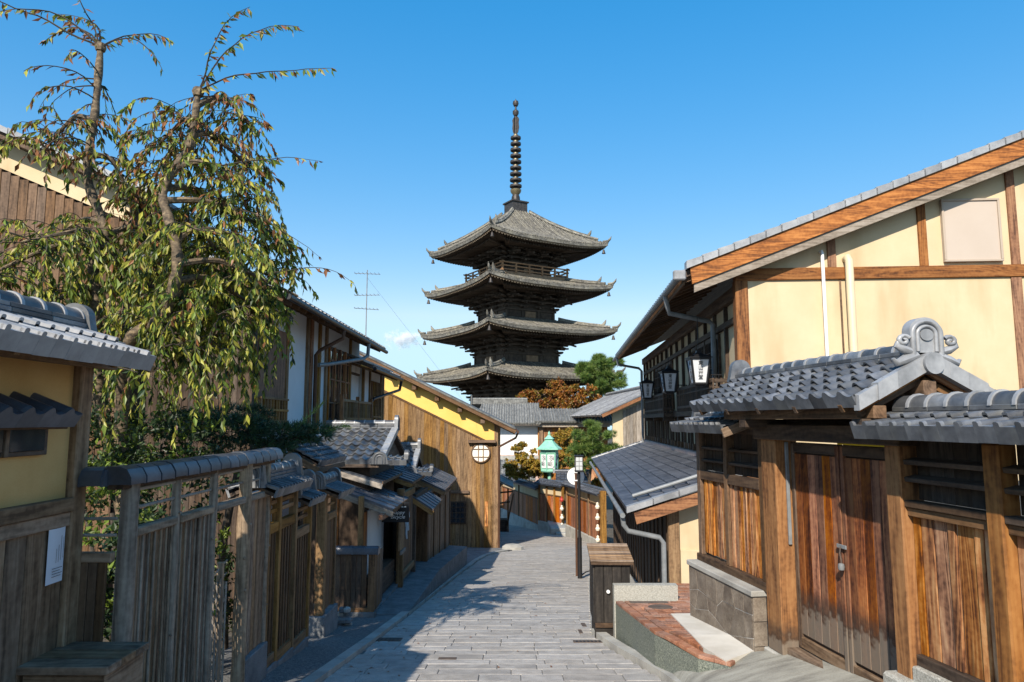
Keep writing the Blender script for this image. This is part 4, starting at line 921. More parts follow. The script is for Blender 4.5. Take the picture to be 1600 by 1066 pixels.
# frame: x away down the street, y away from it
bx('post', wood('umber','z'), SF, 2.25, 2.37, -.03, .09, gz(13.3)-.1, -1.25)
bx('post', wood('umber','z'), SF, .5, .58, .3, .38, -3.1, -1.2)
boards(SF, wood('cedar','z'), .58, 1.05, .35, -3.1, -1.5, 4)
bx('plaster_panel', WHITE, SF, 1.05, 2.25, .33, .38, -2.6, -1.5)
bx('counter', wood('dark','x'), SF, .7, 2.25, .12, .3, -2.9, -2.5); bx('counter_base', CONC_D, SF, .6, 3.6, .05, .3, -3.6, -2.95)
bx('beam', wood('cedar','x'), SF, .4, 2.4, -.05, .03, -1.56, -1.48)
boards(SF, wood('brown','z'), 2.4, 3.55, .02, -2.78, -1.45, 6); bx('rail', wood('umber','x'), SF, 2.37, 3.6, -.02, .05, -1.45, -1.33); bx('rail', wood('umber','x'), SF, 2.37, 3.6, -.02, .05, -2.9, -2.78)
bx('hatch', wood('umber','z'), SF, 1.85, 2.2, -.06, -.02, -2.3, -1.65); bx('hatch_rail', wood('silver','x'), SF, 1.8, 2.25, -.09, -.06, -2.36, -2.3)
lb = MB()                                      # pale painted emblem on the boards
for (cx, cz, r0) in ((2.80,-1.88,.10),(2.94,-1.86,.08),(2.86,-2.10,.10)): lb.tube([(cx+r0*math.cos(a*.7), -.0, cz+r0*1.5*math.sin(a*.7)) for a in range(7)], .022, 5)
lb.build('emblem', mat('pale_emblem', [(.40,.46,.50),(.5,.55,.6)], rough=.7, bump=0), SF)
def shed(name, label, y0, y1, xe, ze, xb, zb, near='umber', m=None, posts=(), cat='awning', tiles=0, group=None):
    """board or sheet awning sloping to the road: eave at xe, back at xb"""
    o = thing(name, label, cat, (0,0,0), 0, group)
    b = MB(); b.hexa([(xb,y0,zb-.03),(xe,y0,ze-.03),(xe,y1,ze-.03),(xb,y1,zb-.03),(xb,y0,zb),(xe,y0,ze),(xe,y1,ze),(xb,y1,zb)]); b.build('roof_sheet', m or TILE_D, o)
    n = max(2, round((y1-y0)/.35))
    for k in range(n+1):
        y = y0+(y1-y0)*k/n; bar('batten', m or TILE_D, o, (xb,y,zb+.008), (xe,y,ze+.008), .02, .018)
    bar('end_rafter', wood(near,'x'), o, (xb,y0+.02,zb-.08), (xe,y0+.02,ze-.08), .05, .09)
    for k in range(1, n): bar('rafter', wood('brown','x'), o, (xb,y0+(y1-y0)*k/n,zb-.06), (xe,y0+(y1-y0)*k/n,ze-.06), .035, .05)
    bar('eave_strip', wood('brown','x'), o, (xe+.005,y0,ze-.02), (xe+.005,y1,ze-.02), .02, .05)
    for px, py in posts: bx('post', wood('cedar','z'), o, px-.035, px+.035, py-.035, py+.035, -3.4, zb-.12 + (ze-zb)*((px-xb)/(xe-xb)))
    return o
shed('board_awning', 'lit board awning on posts above the black shop sign', 11.6, 13.3, -1.92, -1.42, -2.95, -1.05, 'silver', posts=((-2.85,11.7),))
shed('board_awning', 'upper grey sheet awning just behind the lit shop awning', 12.4, 14.6, -2.25, -1.05, -3.1, -.80, 'silver')
shed('board_awning', 'dark sheet awning in front of the second tiled gate roof', 14.4, 16.6, -2.0, -1.22, -3.1, -.86)
shed('door_hood', 'narrow dark hood over the shaded doorway', 14.7, 16.5, -1.62, -1.80, -2.06, -1.52, cat='hood')
shed('board_awning', 'long grey sheet roof above the farthest board fence', 17.2, 20.9, -1.62, -1.66, -2.5, -1.25)
sg = thing('hanging_shop_sign', 'small black hanging shop sign with white lettering', 'sign', (-2.02,12.6,-1.56), 0)
bx('sign_board', METAL_D, sg, -.26, .22, -.012, .012, -.20, .14); bar('hanger', METAL_D, sg, (-.15,0,.14), (-.15,0,.3), .012, .012); bar('hanger', METAL_D, sg, (.12,0,.14), (.12,0,.3), .012, .012)
SIGNW = mat('sign_white', [(.62,.62,.6),(.7,.7,.68)], rough=.6, bump=0)
letters('Happy\nBicycle', .09, SIGNW, sg, 'lettering', (.02,-.016,-.07), (math.pi/2,0,0), .001, .85, .25)
for k in range(4): bx('small_print', SIGNW, sg, -.02+.05*k, .015+.05*k, -.015, -.012, .055, .075, .001)
bx('small_print', SIGNW, sg, -.12, -.03, -.015, -.012, .09, .105, .001)
DW = thing('shaded_doorway', 'dark recessed doorway between the emblem boards and the far fence', 'doorway', (-2.1+.03*3.7,14.7,0), math.pi/2-math.atan(.03))
bx('door', wood('dark','z'), DW, .1, 1.6, .42, .46, -3.3, -1.6); bx('door_post', wood('dark','z'), DW, 0, .09, -.02, .45, -3.4, -1.5); bx('door_post', wood('brown','z'), DW, 1.6, 1.68, -.02, .45, -3.4, -1.5)
bx('head', wood('dark','x'), DW, 0, 1.68, -.02, .1, -1.6, -1.5)
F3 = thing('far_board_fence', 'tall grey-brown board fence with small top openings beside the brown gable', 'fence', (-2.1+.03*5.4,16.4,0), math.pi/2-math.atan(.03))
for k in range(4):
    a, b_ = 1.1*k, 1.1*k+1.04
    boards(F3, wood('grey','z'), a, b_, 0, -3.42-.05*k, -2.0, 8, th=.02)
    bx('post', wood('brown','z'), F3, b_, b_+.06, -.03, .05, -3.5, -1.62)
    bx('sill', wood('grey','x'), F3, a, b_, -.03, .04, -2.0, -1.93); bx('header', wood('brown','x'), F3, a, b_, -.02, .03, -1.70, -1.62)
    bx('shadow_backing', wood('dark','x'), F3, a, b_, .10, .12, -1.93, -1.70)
bx('post', wood('brown','z'), F3, -.06, 0, -.03, .05, -3.5, -1.62)
LG = MB()
for (y0, y1, z0, z1) in ((11.3,15.2,-2.98,-3.02),(15.2,20.9,-3.03,-3.55)):
    LG.hexa([(ld(y0)-.5,y0,gz(y1)-.3),(-1.62 if y0 < 12 else -1.50,y0,gz(y1)-.3),(-1.50 if y1 < 16 else -1.30,y1,gz(y1)-.3),(ld(y1)-.5,y1,gz(y1)-.3),(ld(y0)-.5,y0,z0+.02),(-1.62 if y0 < 12 else -1.50,y0,gz(y0)+.03 if y0 < 12 else z0-.05),(-1.50 if y1 < 16 else -1.30,y1,z1-.05),(ld(y1)-.5,y1,z1)])
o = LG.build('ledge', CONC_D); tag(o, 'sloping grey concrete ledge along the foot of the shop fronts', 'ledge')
# tiled gate roofs between the fences and the houses
def gate_roof(name, label, x0, nc, wd, ye, ze, nr, ln, pitch, group=None):
    o = thing(name, label, 'roof', (x0,ye,0), 0, group); W = nc*wd; c_, s_ = math.cos(pitch), math.sin(pitch); D = nr*ln*c_; Hh = nr*ln*s_
    slope(o, (0,0,ze), (1,0,0), (0,c_,s_), nc, nr, wd, ln, 'wave', TILE, .05)
    slope(o, (W,2*D,ze), (-1,0,0), (0,-c_,s_), nc, nr, wd, ln, 'wave', TILE, .05)
    ridge(o, (0,D,ze+Hh+.02), (W+.02,D,ze+Hh+.02), .06, .2, 3, .16, .035, TILE)
    ridge_end(o, (W+.05,D,ze+Hh-.02), math.pi/2, .09, .3); 
    for k in range(5):
        f0, f1 = k/5, (k+1)/5
        MB().prism([(D*f0,ze+Hh*f0-.03),(D*f1,ze+Hh*f1-.03),(D*f1,ze+Hh*f1+.07),(D*f0,ze+Hh*f0+.08)], 'x', W-.03, W+.09).build('verge_tile', TILE_L, o)
    ridge_end(o, (W+.02,.0,ze-.04), 0, .13, .22); ridge_end(o, (W+.45,.25,ze-.02), math.pi/2, .10, .22)
    bx('eave_board', wood('dark','x'), o, -.02, W, .0, .04, ze-.10, ze-.04)
    b = MB(); b.prism([(.1,ze-.06),(2*D-.1,ze-.06),(D,ze+Hh-.08)], 'x', W-.12, W-.08); b.build('gable_board', wood('dark','y'), o)
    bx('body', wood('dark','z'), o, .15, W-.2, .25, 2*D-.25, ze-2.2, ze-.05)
    slope(o, (W,.0,ze-.02), (1,0,0), (0,c_,s_*.5), 4, 2, .12, .22, 'rib', TILE, .05)
    return o
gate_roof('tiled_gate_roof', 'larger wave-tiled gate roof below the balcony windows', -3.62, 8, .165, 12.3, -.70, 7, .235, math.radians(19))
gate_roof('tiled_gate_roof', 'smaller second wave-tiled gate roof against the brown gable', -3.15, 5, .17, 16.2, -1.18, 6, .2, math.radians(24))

# ---------------------------------------------------------------- left houses
H1 = thing('balcony_house', 'white plaster upper storey with timber windows, balcony and tiled eaves', 'house', (-4.3,11.6,0), LZ)
# frame: x along the street (0..7), y away from it
bx('street_wall', WHITE, H1, 0, 7.0, 0, .15, -1.8, 2.3, .005)
gw = MB(); gw.prism([(0,-3.4),(2.2,-3.4),(2.2,2.3),(1.1,2.7),(0,2.3)], 'x', -.04, .0); gw.build('end_wall', wood('dark','z'), H1)
for k in range(22): bx('end_board', wood('dark','z'), H1, -.06, -.04, .1*k, .096+.1*k, -3.2, 2.25, .004)
bx('corner_post', wood('dark','z'), H1, -.1, .08, -.06, .12, -3.2, 2.3)
for x in (1.72, 3.06, 3.98, 4.55, 6.95): bx('post', wood('umber','z'), H1, x-.07, x+.07, -.05, .02, -1.0, 2.2)
bx('post', wood('cedar','z'), H1, 3.2, 3.38, -.06, .02, -1.0, 2.2)
sh = bx('shutter', wood('cedar','z'), H1, .15, 1.55, -.06, .0, .35, 1.65)
lc = bx('lattice', wood('umber','x'), H1, .12, 1.58, -.10, -.06, -.02, .40)
for k in range(10): q = bx('lattice_bar', wood('umber','z'), lc, 0, .035, 0, .05, 0, .42); q.location = (-.68+.15*k, -.03, .0)
for z in (-.2, 0, .2): q = bx('lattice_rail', wood('umber','x'), lc, 0, 1.46, 0, .05, 0, .04); q.location = (0, -.035, z)
wn = bx('window', wood('dark','z'), H1, 4.65, 6.85, -.03, .02, .0, 1.75)
for k in range(4):
    q = bx('pane', PANE, wn, 0, .46, 0, .02, 0, 1.6); q.location = (-.80+.54*k, -.02, 0)
    q = bx('mullion', wood('cedar','z'), wn, 0, .07, 0, .06, 0, 1.75); q.location = (-1.07+.54*k, -.04, 0)
    for z in (-.45, .1, .55): q = bx('glazing_bar', wood('cedar','x'), wn, 0, .5, 0, .05, 0, .04); q.location = (-.80+.54*k, -.035, z)
    for z in (-.13, .13): q = bx('glazing_bar', wood('cedar','z'), wn, 0, .03, 0, .04, 0, 1.6); q.location = (-.80+z+.54*k, -.03, 0)
bl = bx('balcony', wood('umber','x'), H1, 4.6, 8.0, -.42, .0, -.12, -.02)
for z in (.55, .12): q = bx('handrail', wood('umber','x'), bl, 0, 3.4, 0, .06, 0, .06); q.location = (0, -.18, z)
for k in range(22): q = bx('baluster', wood('umber','z'), bl, 0, .03, 0, .04, 0, .55); q.location = (-1.66+.158*k, -.18, .3)
for x in (-1.67, 0, 1.67): q = bx('newel', wood('cedar','z'), bl, 0, .08, 0, .08, 0, .72); q.location = (x, -.18, .32)
slope(H1, (-.6,-.66,2.02), (1,0,0), (0,1,.41), 33, 1, .275, .3, 'flat', TILE, .05, deck=False)
rd2 = MB(); rd2.prism([(-.66,1.98),(1.1,2.70),(2.8,2.0),(2.8,2.1),(1.1,2.80),(-.66,2.08)], 'x', -.5, 8.4); rd2.build('roof_deck', wood('brown','x'), H1)
rd2 = MB(); rd2.prism([(-.40,2.19),(1.1,2.81),(2.8,2.12),(2.8,2.17),(1.1,2.88),(-.40,2.26)], 'x', -.5, 8.4); rd2.build('upper_tiles', TILE, H1)
ridge(H1, (-.5,1.1,2.86), (8.4,1.1,2.86), .09, .3, 2, .24, .04, TILE)
for k in range(21): bar('rafter', wood('brown','x'), H1, (-.4+k*.42,-.62,1.94), (-.4+k*.42,.1,2.24), .05, .07)
pipe('gutter', METAL_D, H1, [(-.5,-.72,1.98),(8.4,-.72,1.95)], .05)
pipe('downpipe', BROWN_P, H1, [(3.3,-.72,1.95),(3.3,-.70,1.75),(3.35,-.2,1.5),(3.35,-.12,1.4),(3.35,-.12,-1.0)], .04)
pipe('downpipe', GREY_P, H1, [(5.9,-.72,1.95),(5.9,-.70,1.62),(5.7,-.62,1.52),(4.0,-.2,1.25),(3.55,-.12,1.2)], .045)
tl = bx('transom_light', wood('dark','x'), H1, 7.05, 8.2, -.02, .05, 1.25, 1.75)
for k in range(2): q = bx('pane', SHOJI, tl, 0, .48, 0, .02, 0, .38); q.location = (-.28+.56*k, -.04, 0)
bx('far_wall', WHITE, H1, 7.02, 8.3, .03, .15, -1, 2.2); bx('house_shade_body', wood('dark','z'), H1, .01, 8.25, .151, 2.1, -4.0, 2.0)  # unseen solid body added so sun does not leak under the roof
H2 = thing('lattice_window_house', 'lower white plaster house with sunlit lattice window next to brown gable', 'house', (-4.25,20.0,0), LZ)
bx('street_wall', WHITE, H2, 0, 3.2, 0, .15, -2.2, 1.55, .005); bx('house_shade_body', WHITE, H2, .0, 3.2, .151, 1.7, -4.5, 1.5, .005)  # unseen body added behind the wall to shade the lower brown gable
for x in (.05, .95, 2.75, 3.15): bx('post', wood('umber','z'), H2, x-.06, x+.06, -.05, .02, -1.0, 1.5)
wn = bx('window', wood('cedar','z'), H2, 1.2, 2.6, -.05, .02, -.35, 1.2)
q = bx('pane', YELLOW, wn, 0, 1.2, 0, .02, 0, 1.4); q.location = (0, -.02, 0)
for k in range(6): q = bx('lattice_bar', wood('umber','z'), wn, 0, .05, 0, .05, 0, 1.5); q.location = (-.6+.24*k, -.05, 0)
for z in (-.3, .3): q = bx('lattice_rail', wood('umber','x'), wn, 0, 1.3, 0, .05, 0, .05); q.location = (0, -.05, z)
slope(H2, (-1.6,-.60,1.40), (1,0,0), (0,1,.36), 17, 1, .27, .3, 'flat', TILE, .05, deck=False)
rd2 = MB(); rd2.prism([(-.60,1.36),(.7,1.83),(1.8,1.44),(1.8,1.52),(.7,1.93),(-.60,1.46)], 'x', -1.6, 3.0); rd2.build('roof_deck', wood('brown','x'), H2)
rd2 = MB(); rd2.prism([(-.36,1.56),(.7,1.94),(1.8,1.53),(1.8,1.58),(.7,2.0),(-.36,1.62)], 'x', -1.6, 3.0); rd2.build('upper_tiles', TILE, H2)
ridge(H2, (-1.6,.7,1.97), (3.0,.7,1.97), .08, .3, 2, .2, .04, TILE)
for k in range(11): bar('rafter', wood('brown','x'), H2, (-1.5+k*.42,-.56,1.32), (-1.5+k*.42,.1,1.56), .05, .07)
pipe('gutter', METAL_D, H2, [(-1.6,-.66,1.36),(3.0,-.66,1.33)], .05)
pipe('downpipe', METAL_D, H2, [(2.9,-.66,1.33),(2.9,-.6,1.0),(.9,-.15,.65),(.75,-.12,.55),(.75,-.12,-1.2)], .045)
bx('meter_shelf', METAL_D, H2, 2.2, 3.1, -.36, -.05, -.68, -.64)
for k in range(7): bx('meter_grille', METAL_D, H2, 2.25+.12*k, 2.30+.12*k, -.35, -.3, -.65, -.2)

WH = thing('plank_clad_house', 'tall plank-clad house with cream gable band behind the weeping cherry', 'house', (-6.15,11.0,0), 0)
for k in range(30): bx('board', wood('brown','z'), WH, -.15*(k+1)+.004, -.15*k-.004, 0, .025, -3.2, 3.18+.42*.15*k, .004)
bd = MB(); bd.prism([(0,3.18),(0,3.62),(-4.5,5.5),(-4.5,5.06)], 'y', .01, .06); bd.build('plaster_band', CREAM, WH)
sd = MB(); sd.prism([(0,-3.2),(0,3.6),(-4.5,5.48),(-4.5,-3.2)], 'y', .07, 2.0); sd.build('wall_core', wood('dark','z'), WH)
bd = MB(); bd.prism([(.45,3.44),(.45,3.54),(-4.5,5.62),(-4.5,5.50)], 'y', -.35, 2.1); bd.build('roof_deck', wood('brown','y'), WH)
for k in range(18):
    xa = .5-.28*k; za = 3.52+.42*.28*k
    MB().prism([(xa,za),(xa,za+.09),(xa-.29,za+.11+.12),(xa-.29,za+.12)], 'y', -.42, -.2).build('verge_tile', TILE_L, WH)
bd = MB(); bd.prism([(.45,3.55),(.45,3.62),(-4.5,5.70),(-4.5,5.63)], 'y', -.2, 2.1); bd.build('upper_tiles', TILE, WH)

BH = thing('brown_gable_house', 'brown plank gable house with round lattice window and yellow band', 'house', (-.58,26.5,0), 0)
RS = .487
def rz_(x): return -.05 - RS*x                 # underside of the roof along the gable
for k in range(42):
    x1 = -.15*k; x0 = x1-.15
    top = rz_(x0)-.62 if True else 0
    bx('board', wood('umber','z'), BH, x0+.003, x1-.003, -.02+RND.uniform(-.004,.004), .01, -4.75, rz_((x0+x1)/2)-.88, .003)
yb = MB(); yb.prism([(0,rz_(0)-.86),(0,rz_(0)-.1),(-6.3,rz_(-6.3)-.1),(-6.3,rz_(-6.3)-.86)], 'y', -.005, .03); yb.build('plaster_band', YELLOW, BH)
bd = MB(); bd.prism([(0,-4.9),(0,rz_(0)-.1),(-6.3,rz_(-6.3)-.1),(-6.3,-4.9)], 'y', .032, 9.0); bd.build('wall_core', wood('umber','z'), BH)
bar('band_rail', wood('brown','x'), BH, (0,-.03,rz_(0)-.88), (-6.3,-.03,rz_(-6.3)-.88), .04, .07)
bx('corner_post', wood('umber','z'), BH, -.08, .06, -.05, .1, -4.8, rz_(0)-.1)
bd = MB(); bd.prism([(.72,-.42),(.72,-.32),(-6.3,-.32+RS*7.02),(-6.3,-.42+RS*7.02)], 'y', -.5, 9.2); bd.build('roof_deck', wood('brown','y'), BH)
bd = MB(); bd.prism([(.70,-.31),(.70,-.25),(-6.3,-.25+RS*7.0),(-6.3,-.31+RS*7.0)], 'y', -.55, 9.2); bd.build('upper_tiles', TILE_FAR, BH)
bar('barge_board', wood('brown','x'), BH, (.72,-.5,-.40), (-6.3,-.5,-.40+RS*7.02), .04, .14)
for k in range(16): bx('eave_rafter', wood('brown','x'), BH, .0, .68, -.3+.55*k, -.24+.55*k, -.42, -.36) if False else bar('eave_rafter', wood('brown','x'), BH, (.70,-.3+.55*k,-.46), (-.1,-.3+.55*k,-.08), .06, .08)
for k in range(7):
    x = -.5-.85*k; bx('purlin_end', wood('brown','y'), BH, x-.08, x+.08, -.4, .0, rz_(x)-.28, rz_(x)-.12)
pipe('gutter', BROWN_P, BH, [(.80,-.5,-.40),(.80,9.0,-.42)], .05); pipe('downpipe', BROWN_P, BH, [(.80,-.2,-.44),(.72,-.15,-.62),(.1,-.08,-.95),(.10,-.06,-1.1),(.10,-.06,-4.7)], .04)
rw = thing('x','x','x') if False else None
w0 = MB(); w0.lathe([(.33,-.02),(.33,.02),(.0,.02)][:2], 28); w0.xf(Matrix.Rotation(math.pi/2,4,'X')); wo = w0.build('round_window', SHOJI, BH, loc=(-.58,-.05,-1.18))
wf = MB(); wf.tube([(.34*math.cos(2*math.pi*k/32),-.02,.34*math.sin(2*math.pi*k/32)) for k in range(33)], .03, 6, cap=False); wf.build('ring_frame', wood('brown','x'), wo, smooth=True)
for d in (-.09, .09): bx('lattice_bar', wood('umber','z'), wo, d-.015, d+.015, -.05, -.02, -.31, .31); bx('lattice_bar', wood('umber','x'), wo, -.31, .31, -.055, -.03, d*1.6-.012, d*1.6+.012)
bx('window_hood', wood('brown','x'), BH, -1.05, -.02, -.22, .0, -.80, -.70)
w2 = bx('lattice_window', wood('dark','x'), BH, -1.85, -1.1, -.06, .0, -3.75, -2.95)
q = bx('pane', PANE, w2, 0, .65, 0, .02, 0, .7); q.location = (0, -.03, 0)
for k in range(5): q = bx('lattice_bar', wood('dark','z'), w2, 0, .025, 0, .03, 0, .75); q.location = (-.3+.15*k, -.045, 0)
for z in (-.2, 0, .2): q = bx('lattice_rail', wood('dark','x'), w2, 0, .7, 0, .03, 0, .025); q.location = (0, -.045, z)
bx('window_head', wood('brown','x'), BH, -1.95, -1.0, -.12, .0, -2.65, -2.55)
bx('name_board', wood('amber','z'), BH, -.42, -.30, -.05, -.02, -3.85, -2.95)
tag(MB().lathe([(.32,0),(.30,.14),(.2,.22),(.0,.25)], 9).xf(Matrix.Diagonal((1.3,.8,1,1))).build('kerb_rock', CONC, None, smooth=30, loc=(.02,25.9,gz(25.9)-.03)), 'rounded pale rock at the street corner of the brown house', 'rock')

an = thing('tv_antenna', 'thin metal television antenna rising above the tiled eaves', 'antenna', (-3.66,17.5,2.25), 0)
pole('mast', GREY_P, an, (0,0,-.2), (0,0,1.55), .014, .012, 6)
for z, a in ((1.45,.2),(.9,-.1),(.55,.5)):
    bar('boom', GREY_P, an, (-.32*math.cos(a),-.3*math.sin(a),z), (.32*math.cos(a),.3*math.sin(a),z), .014, .014)
    for k in range(7): x = -.30+.10*k; bar('element', GREY_P, an, (x*math.cos(a),-.14+.3*math.sin(a)*x/.45,z+.01), (x*math.cos(a),.14+.3*math.sin(a)*x/.45,z+.01), .008, .008)
tag(pipe('guy_wire', WHITE_P, None, [(-3.66,17.5,3.6),(-2.6,22,2.0),(-1.5,26,.35)], .003, 5), 'thin pale wire running from the antenna to the brown roof', 'wire')
# ---------------------------------------------------------------- far end of the street
def run(name, label, p, q, cat='fence'):
    p, q = Vector((*p,0)), Vector((*q,0)); d = q-p; o = thing(name, label, cat, p, math.atan2(d.y, d.x)); return o, d.length
def far_fence(o, L, zb, zt, zroof, nb, wk='far_red', base=.3, sl=0.0):
    """boards, plaster band, tiled coping; zb ground, zt top of the boards, zroof eave"""
    boards(o, wood(wk,'z'), 0, L, 0, zb+base, zt, nb, th=.03, gap=.01)
    bx('plaster_band', CREAM, o, 0, L, .02, .08, zt+.05, zroof+.15); bx('rail', wood('brown','x'), o, 0, L, -.03, .05, zt, zt+.06)
    for k in range(4): x = L*k/3; bx('post', wood('umber','z'), o, x-.05, x+.05, -.05, .06, zb, zroof+.1)
    bx('stone_base', CONC, o, -.05, L+.05, -.08, .2, zb-.6, zb+base, .02)
    n = max(4, int(L/.2)); slope(o, (-.1,-.22,zroof+.03), (1,0,0), (0,.28,.14), n+1, 2, L/n, .16, 'rib', TILE_D, .05)
    slope(o, (L+.1,.34,zroof+.03), (-1,0,0), (0,-.28,.14), n+1, 2, L/n, .16, 'rib', TILE_D, .05)
    ridge(o, (-.05,.06,zroof+.17), (L+.05,.06,zroof+.17), .06, .25, 2, .16, .035, TILE_D)
fa, L = run('red_board_fence', 'red-brown board fence with cream band hung with gourds by the road', (2.50,32.6), (3.50,28.0)); far_fence(fa, L, -4.95, -3.32, -2.90, 16)
bx('end_post', wood('umber','z'), fa, L+.05, L+.25, -.1, .1, -5.0, -2.7)
fb, L = run('red_board_fence', 'bright orange-red board panel facing the street bend', (1.42,37.2), (2.5,35.4)); far_fence(fb, L, -5.45, -3.75, -3.25, 8, base=.35)
fc, L = run('red_board_fence', 'long red-brown fence on dark stone base, receding behind the brown house', (-1.6,48), (1.40,37.25)); far_fence(fc, L, -5.9, -4.05, -3.55, 38, base=.55)
stp = thing('stone_steps', 'pale stone steps at the recess between the two red fences', 'steps')
for k in range(3): bx('step', CONC, stp, 2.3-.25*k, 3.2, 33.2+.35*k, 36.5, -5.6, -5.35+.17*k, .03)
gr2 = thing('small_gate_roof', 'little dark tiled gate roof between the red fences', 'roof', (2.25,36.8,0), math.radians(-4))
slope(gr2, (0,0,-3.15), (1,0,0), (0,.8,.42), 9, 4, .2, .24, 'rib', TILE_D, .06); slope(gr2, (1.8,1.75,-3.15), (-1,0,0), (0,-.8,.42), 9, 4, .2, .24, 'rib', TILE_D, .06)
ridge(gr2, (-.05,.87,-2.72), (1.85,.87,-2.72), .08, .22, 3, .2, .04, TILE_D); ridge_end(gr2, (-.1,.87,-2.72), -math.pi/2, .14, .34)
for x in (.25,1.55): bx('post', wood('brown','z'), gr2, x, x+.12, .8, .92, -5.6, -2.9)
bx('door', wood('dark','z'), gr2, .37, 1.55, .85, .9, -5.6, -3.2)
def gourds(p, n, z0, dz, label):
    o = thing('gourd_string', label, 'gourd string', p)
    pipe('cord', RUST, o, [(0,0,z0+.15),(0,0,z0-dz*n)], .012, 5)
    for k in range(n):
        MB().lathe([(.0,-.13),(.07,-.11),(.095,-.04),(.06,.03),(.045,.05),(.055,.09),(.02,.13),(.0,.13)], 12, (0,0,z0-dz*k)).build('gourd', GOURD if k else RED if 'red' in label else GOURD, o, smooth=True)
gourds((3.33,28.0,0), 4, -3.28, .42, 'string of pale gourds on the fence end next to the lean-to')
gourds((2.43,35.1,0), 5, -3.8, .42, 'string of pale gourds under a red ball by the small gate')
gl = thing('copper_lantern', 'large green copper lantern with tiered roof above the golden shrub', 'lantern', (2.02,38.6,-2.75), math.radians(8))
b = MB(); b.lathe([(.40,0),(.46,.06),(.46,.12),(.42,.16)], 6); b.build('base_ring', COPPER, gl)
b = MB(); b.lathe([(.42,.16),(.47,1.02)], 6); b.build('body', COPPER, gl)
b = MB(); b.lathe([(.50,1.02),(.50,1.10),(.47,1.12),(.47,1.16),(.52,1.18),(.52,1.22)], 6); b.build('frieze', COPPER, gl)
b = MB(); b.lathe([(.70,1.24),(.72,1.22),(.70,1.28),(.52,1.40),(.36,1.56),(.26,1.68),(.24,1.72)], 6); b.build('roof', COPPER, gl)
b = MB(); b.lathe([(.22,1.70),(.22,1.76),(.29,1.78),(.20,1.86),(.10,1.95),(.07,2.0)], 6); b.build('upper_roof', COPPER, gl)
b = MB(); b.lathe([(.05,1.99),(.08,2.05),(.06,2.12),(.0,2.22)], 8); b.build('finial', COPPER, gl, smooth=True)
for k in range(6):
    a = math.radians(60*k); pole('corner_rib', COPPER, gl, (.44*math.cos(a),.44*math.sin(a),.14), (.485*math.cos(a),.485*math.sin(a),1.04), .03, .03, 6)
    an_ = a+math.radians(30); R4 = Matrix.Rotation(an_+math.pi/2, 4, 'Z')
    b = MB(); b.hexa([(-.17,-.395,.24),(.17,-.395,.24),(.17,-.37,.24),(-.17,-.37,.24),(-.185,-.425,.96),(.185,-.425,.96),(.185,-.40,.96),(-.185,-.40,.96)]); b.xf(R4).build('pane', WHITE_P, gl)
    tl = math.atan2(.03,.72); fr0 = R4 @ Matrix.Translation((0,-.414,.61)) @ Matrix.Rotation(math.pi/2+tl,4,'X')
    for t_, sz, dx, dz in (('文\n之\n助',.21,.0,0),('甘\n酒',.10,.12,.15),('茶\n屋',.10,-.12,-.15)):
        q = letters(t_, sz, INK, gl, 'lettering', (0,0,0), (0,0,0), .002, .95); q.matrix_basis = fr0 @ Matrix.Translation((dx,dz,0))
pole('post', COPPER, gl, (0,0,-3), (0,0,.02), .09, .09, 10)
# lamp post and round traffic sign seen from behind
la = thing('street_lamp', 'dark street lamp post with square glazed lantern head', 'street lamp', (1.62,17.3,gz(17.3)))
pole('post', METAL_D, la, (0,0,-.1), (0,0,2.5), .036, .036, 12); pole('post_base', METAL_D, la, (0,0,-.1), (0,0,.95), .055, .052, 12)
b = MB(); b.cbox(-.10,.10,-.10,.10,2.50,2.54,.005); b.build('head_base', METAL_D, la)
b = MB(); b.cbox(-.085,.085,-.085,.085,2.54,2.86,.01); b.build('glass_shade', mat('frosted_glass', [(.45,.47,.48),(.55,.57,.58)], rough=.25, bump=0, rand=0), la)
for s0 in (-1,0,1):
    for s1 in (-1,0,1):
        if s0 or s1: bx('bar', METAL_D if s0*s1 else GREY_P, la, s0*.088-.006, s0*.088+.006, s1*.088-.006, s1*.088+.006, 2.54, 2.87, .002)
for z in (2.65, 2.76): bx('band', GREY_P, la, -.095, .095, -.095, .095, z-.006, z+.006, .002)
b = MB(); b.cbox(-.11,.11,-.11,.11,2.87,2.90,.005); b.build('cap', METAL_D, la)
rs = thing('traffic_sign', 'round white-backed traffic sign on a thin brown pole beside the lamp', 'sign', (1.60,17.9,gz(17.9)))
pole('pole', BROWN_P, rs, (0,0,-.1), (0,0,2.75), .03, .03, 10)
d = MB(); d.lathe([(.0,-.004),(.215,-.004),(.218,.0),(.215,.004),(.0,.004)], 32); d.xf(Matrix.Rotation(math.pi/2,4,'X')); d.build('disc', WHITE_P, rs, loc=(.0,.05,2.42))
for z in (2.32, 2.52): bx('clamp', WHITE_P, rs, -.045, .045, -.035, .05, z-.015, z+.015)
tag(pipe('ground_cable', METAL_D, None, [(1.64,17.3,gz(17.3)+.05),(1.75,17.2,gz(17.2)+.16),(1.9,17.0,gz(17)+.22),(2.1,16.9,gz(16.9)+.3)], .014, 6), 'black cable looping from the lamp post base to the lean-to', 'cable')
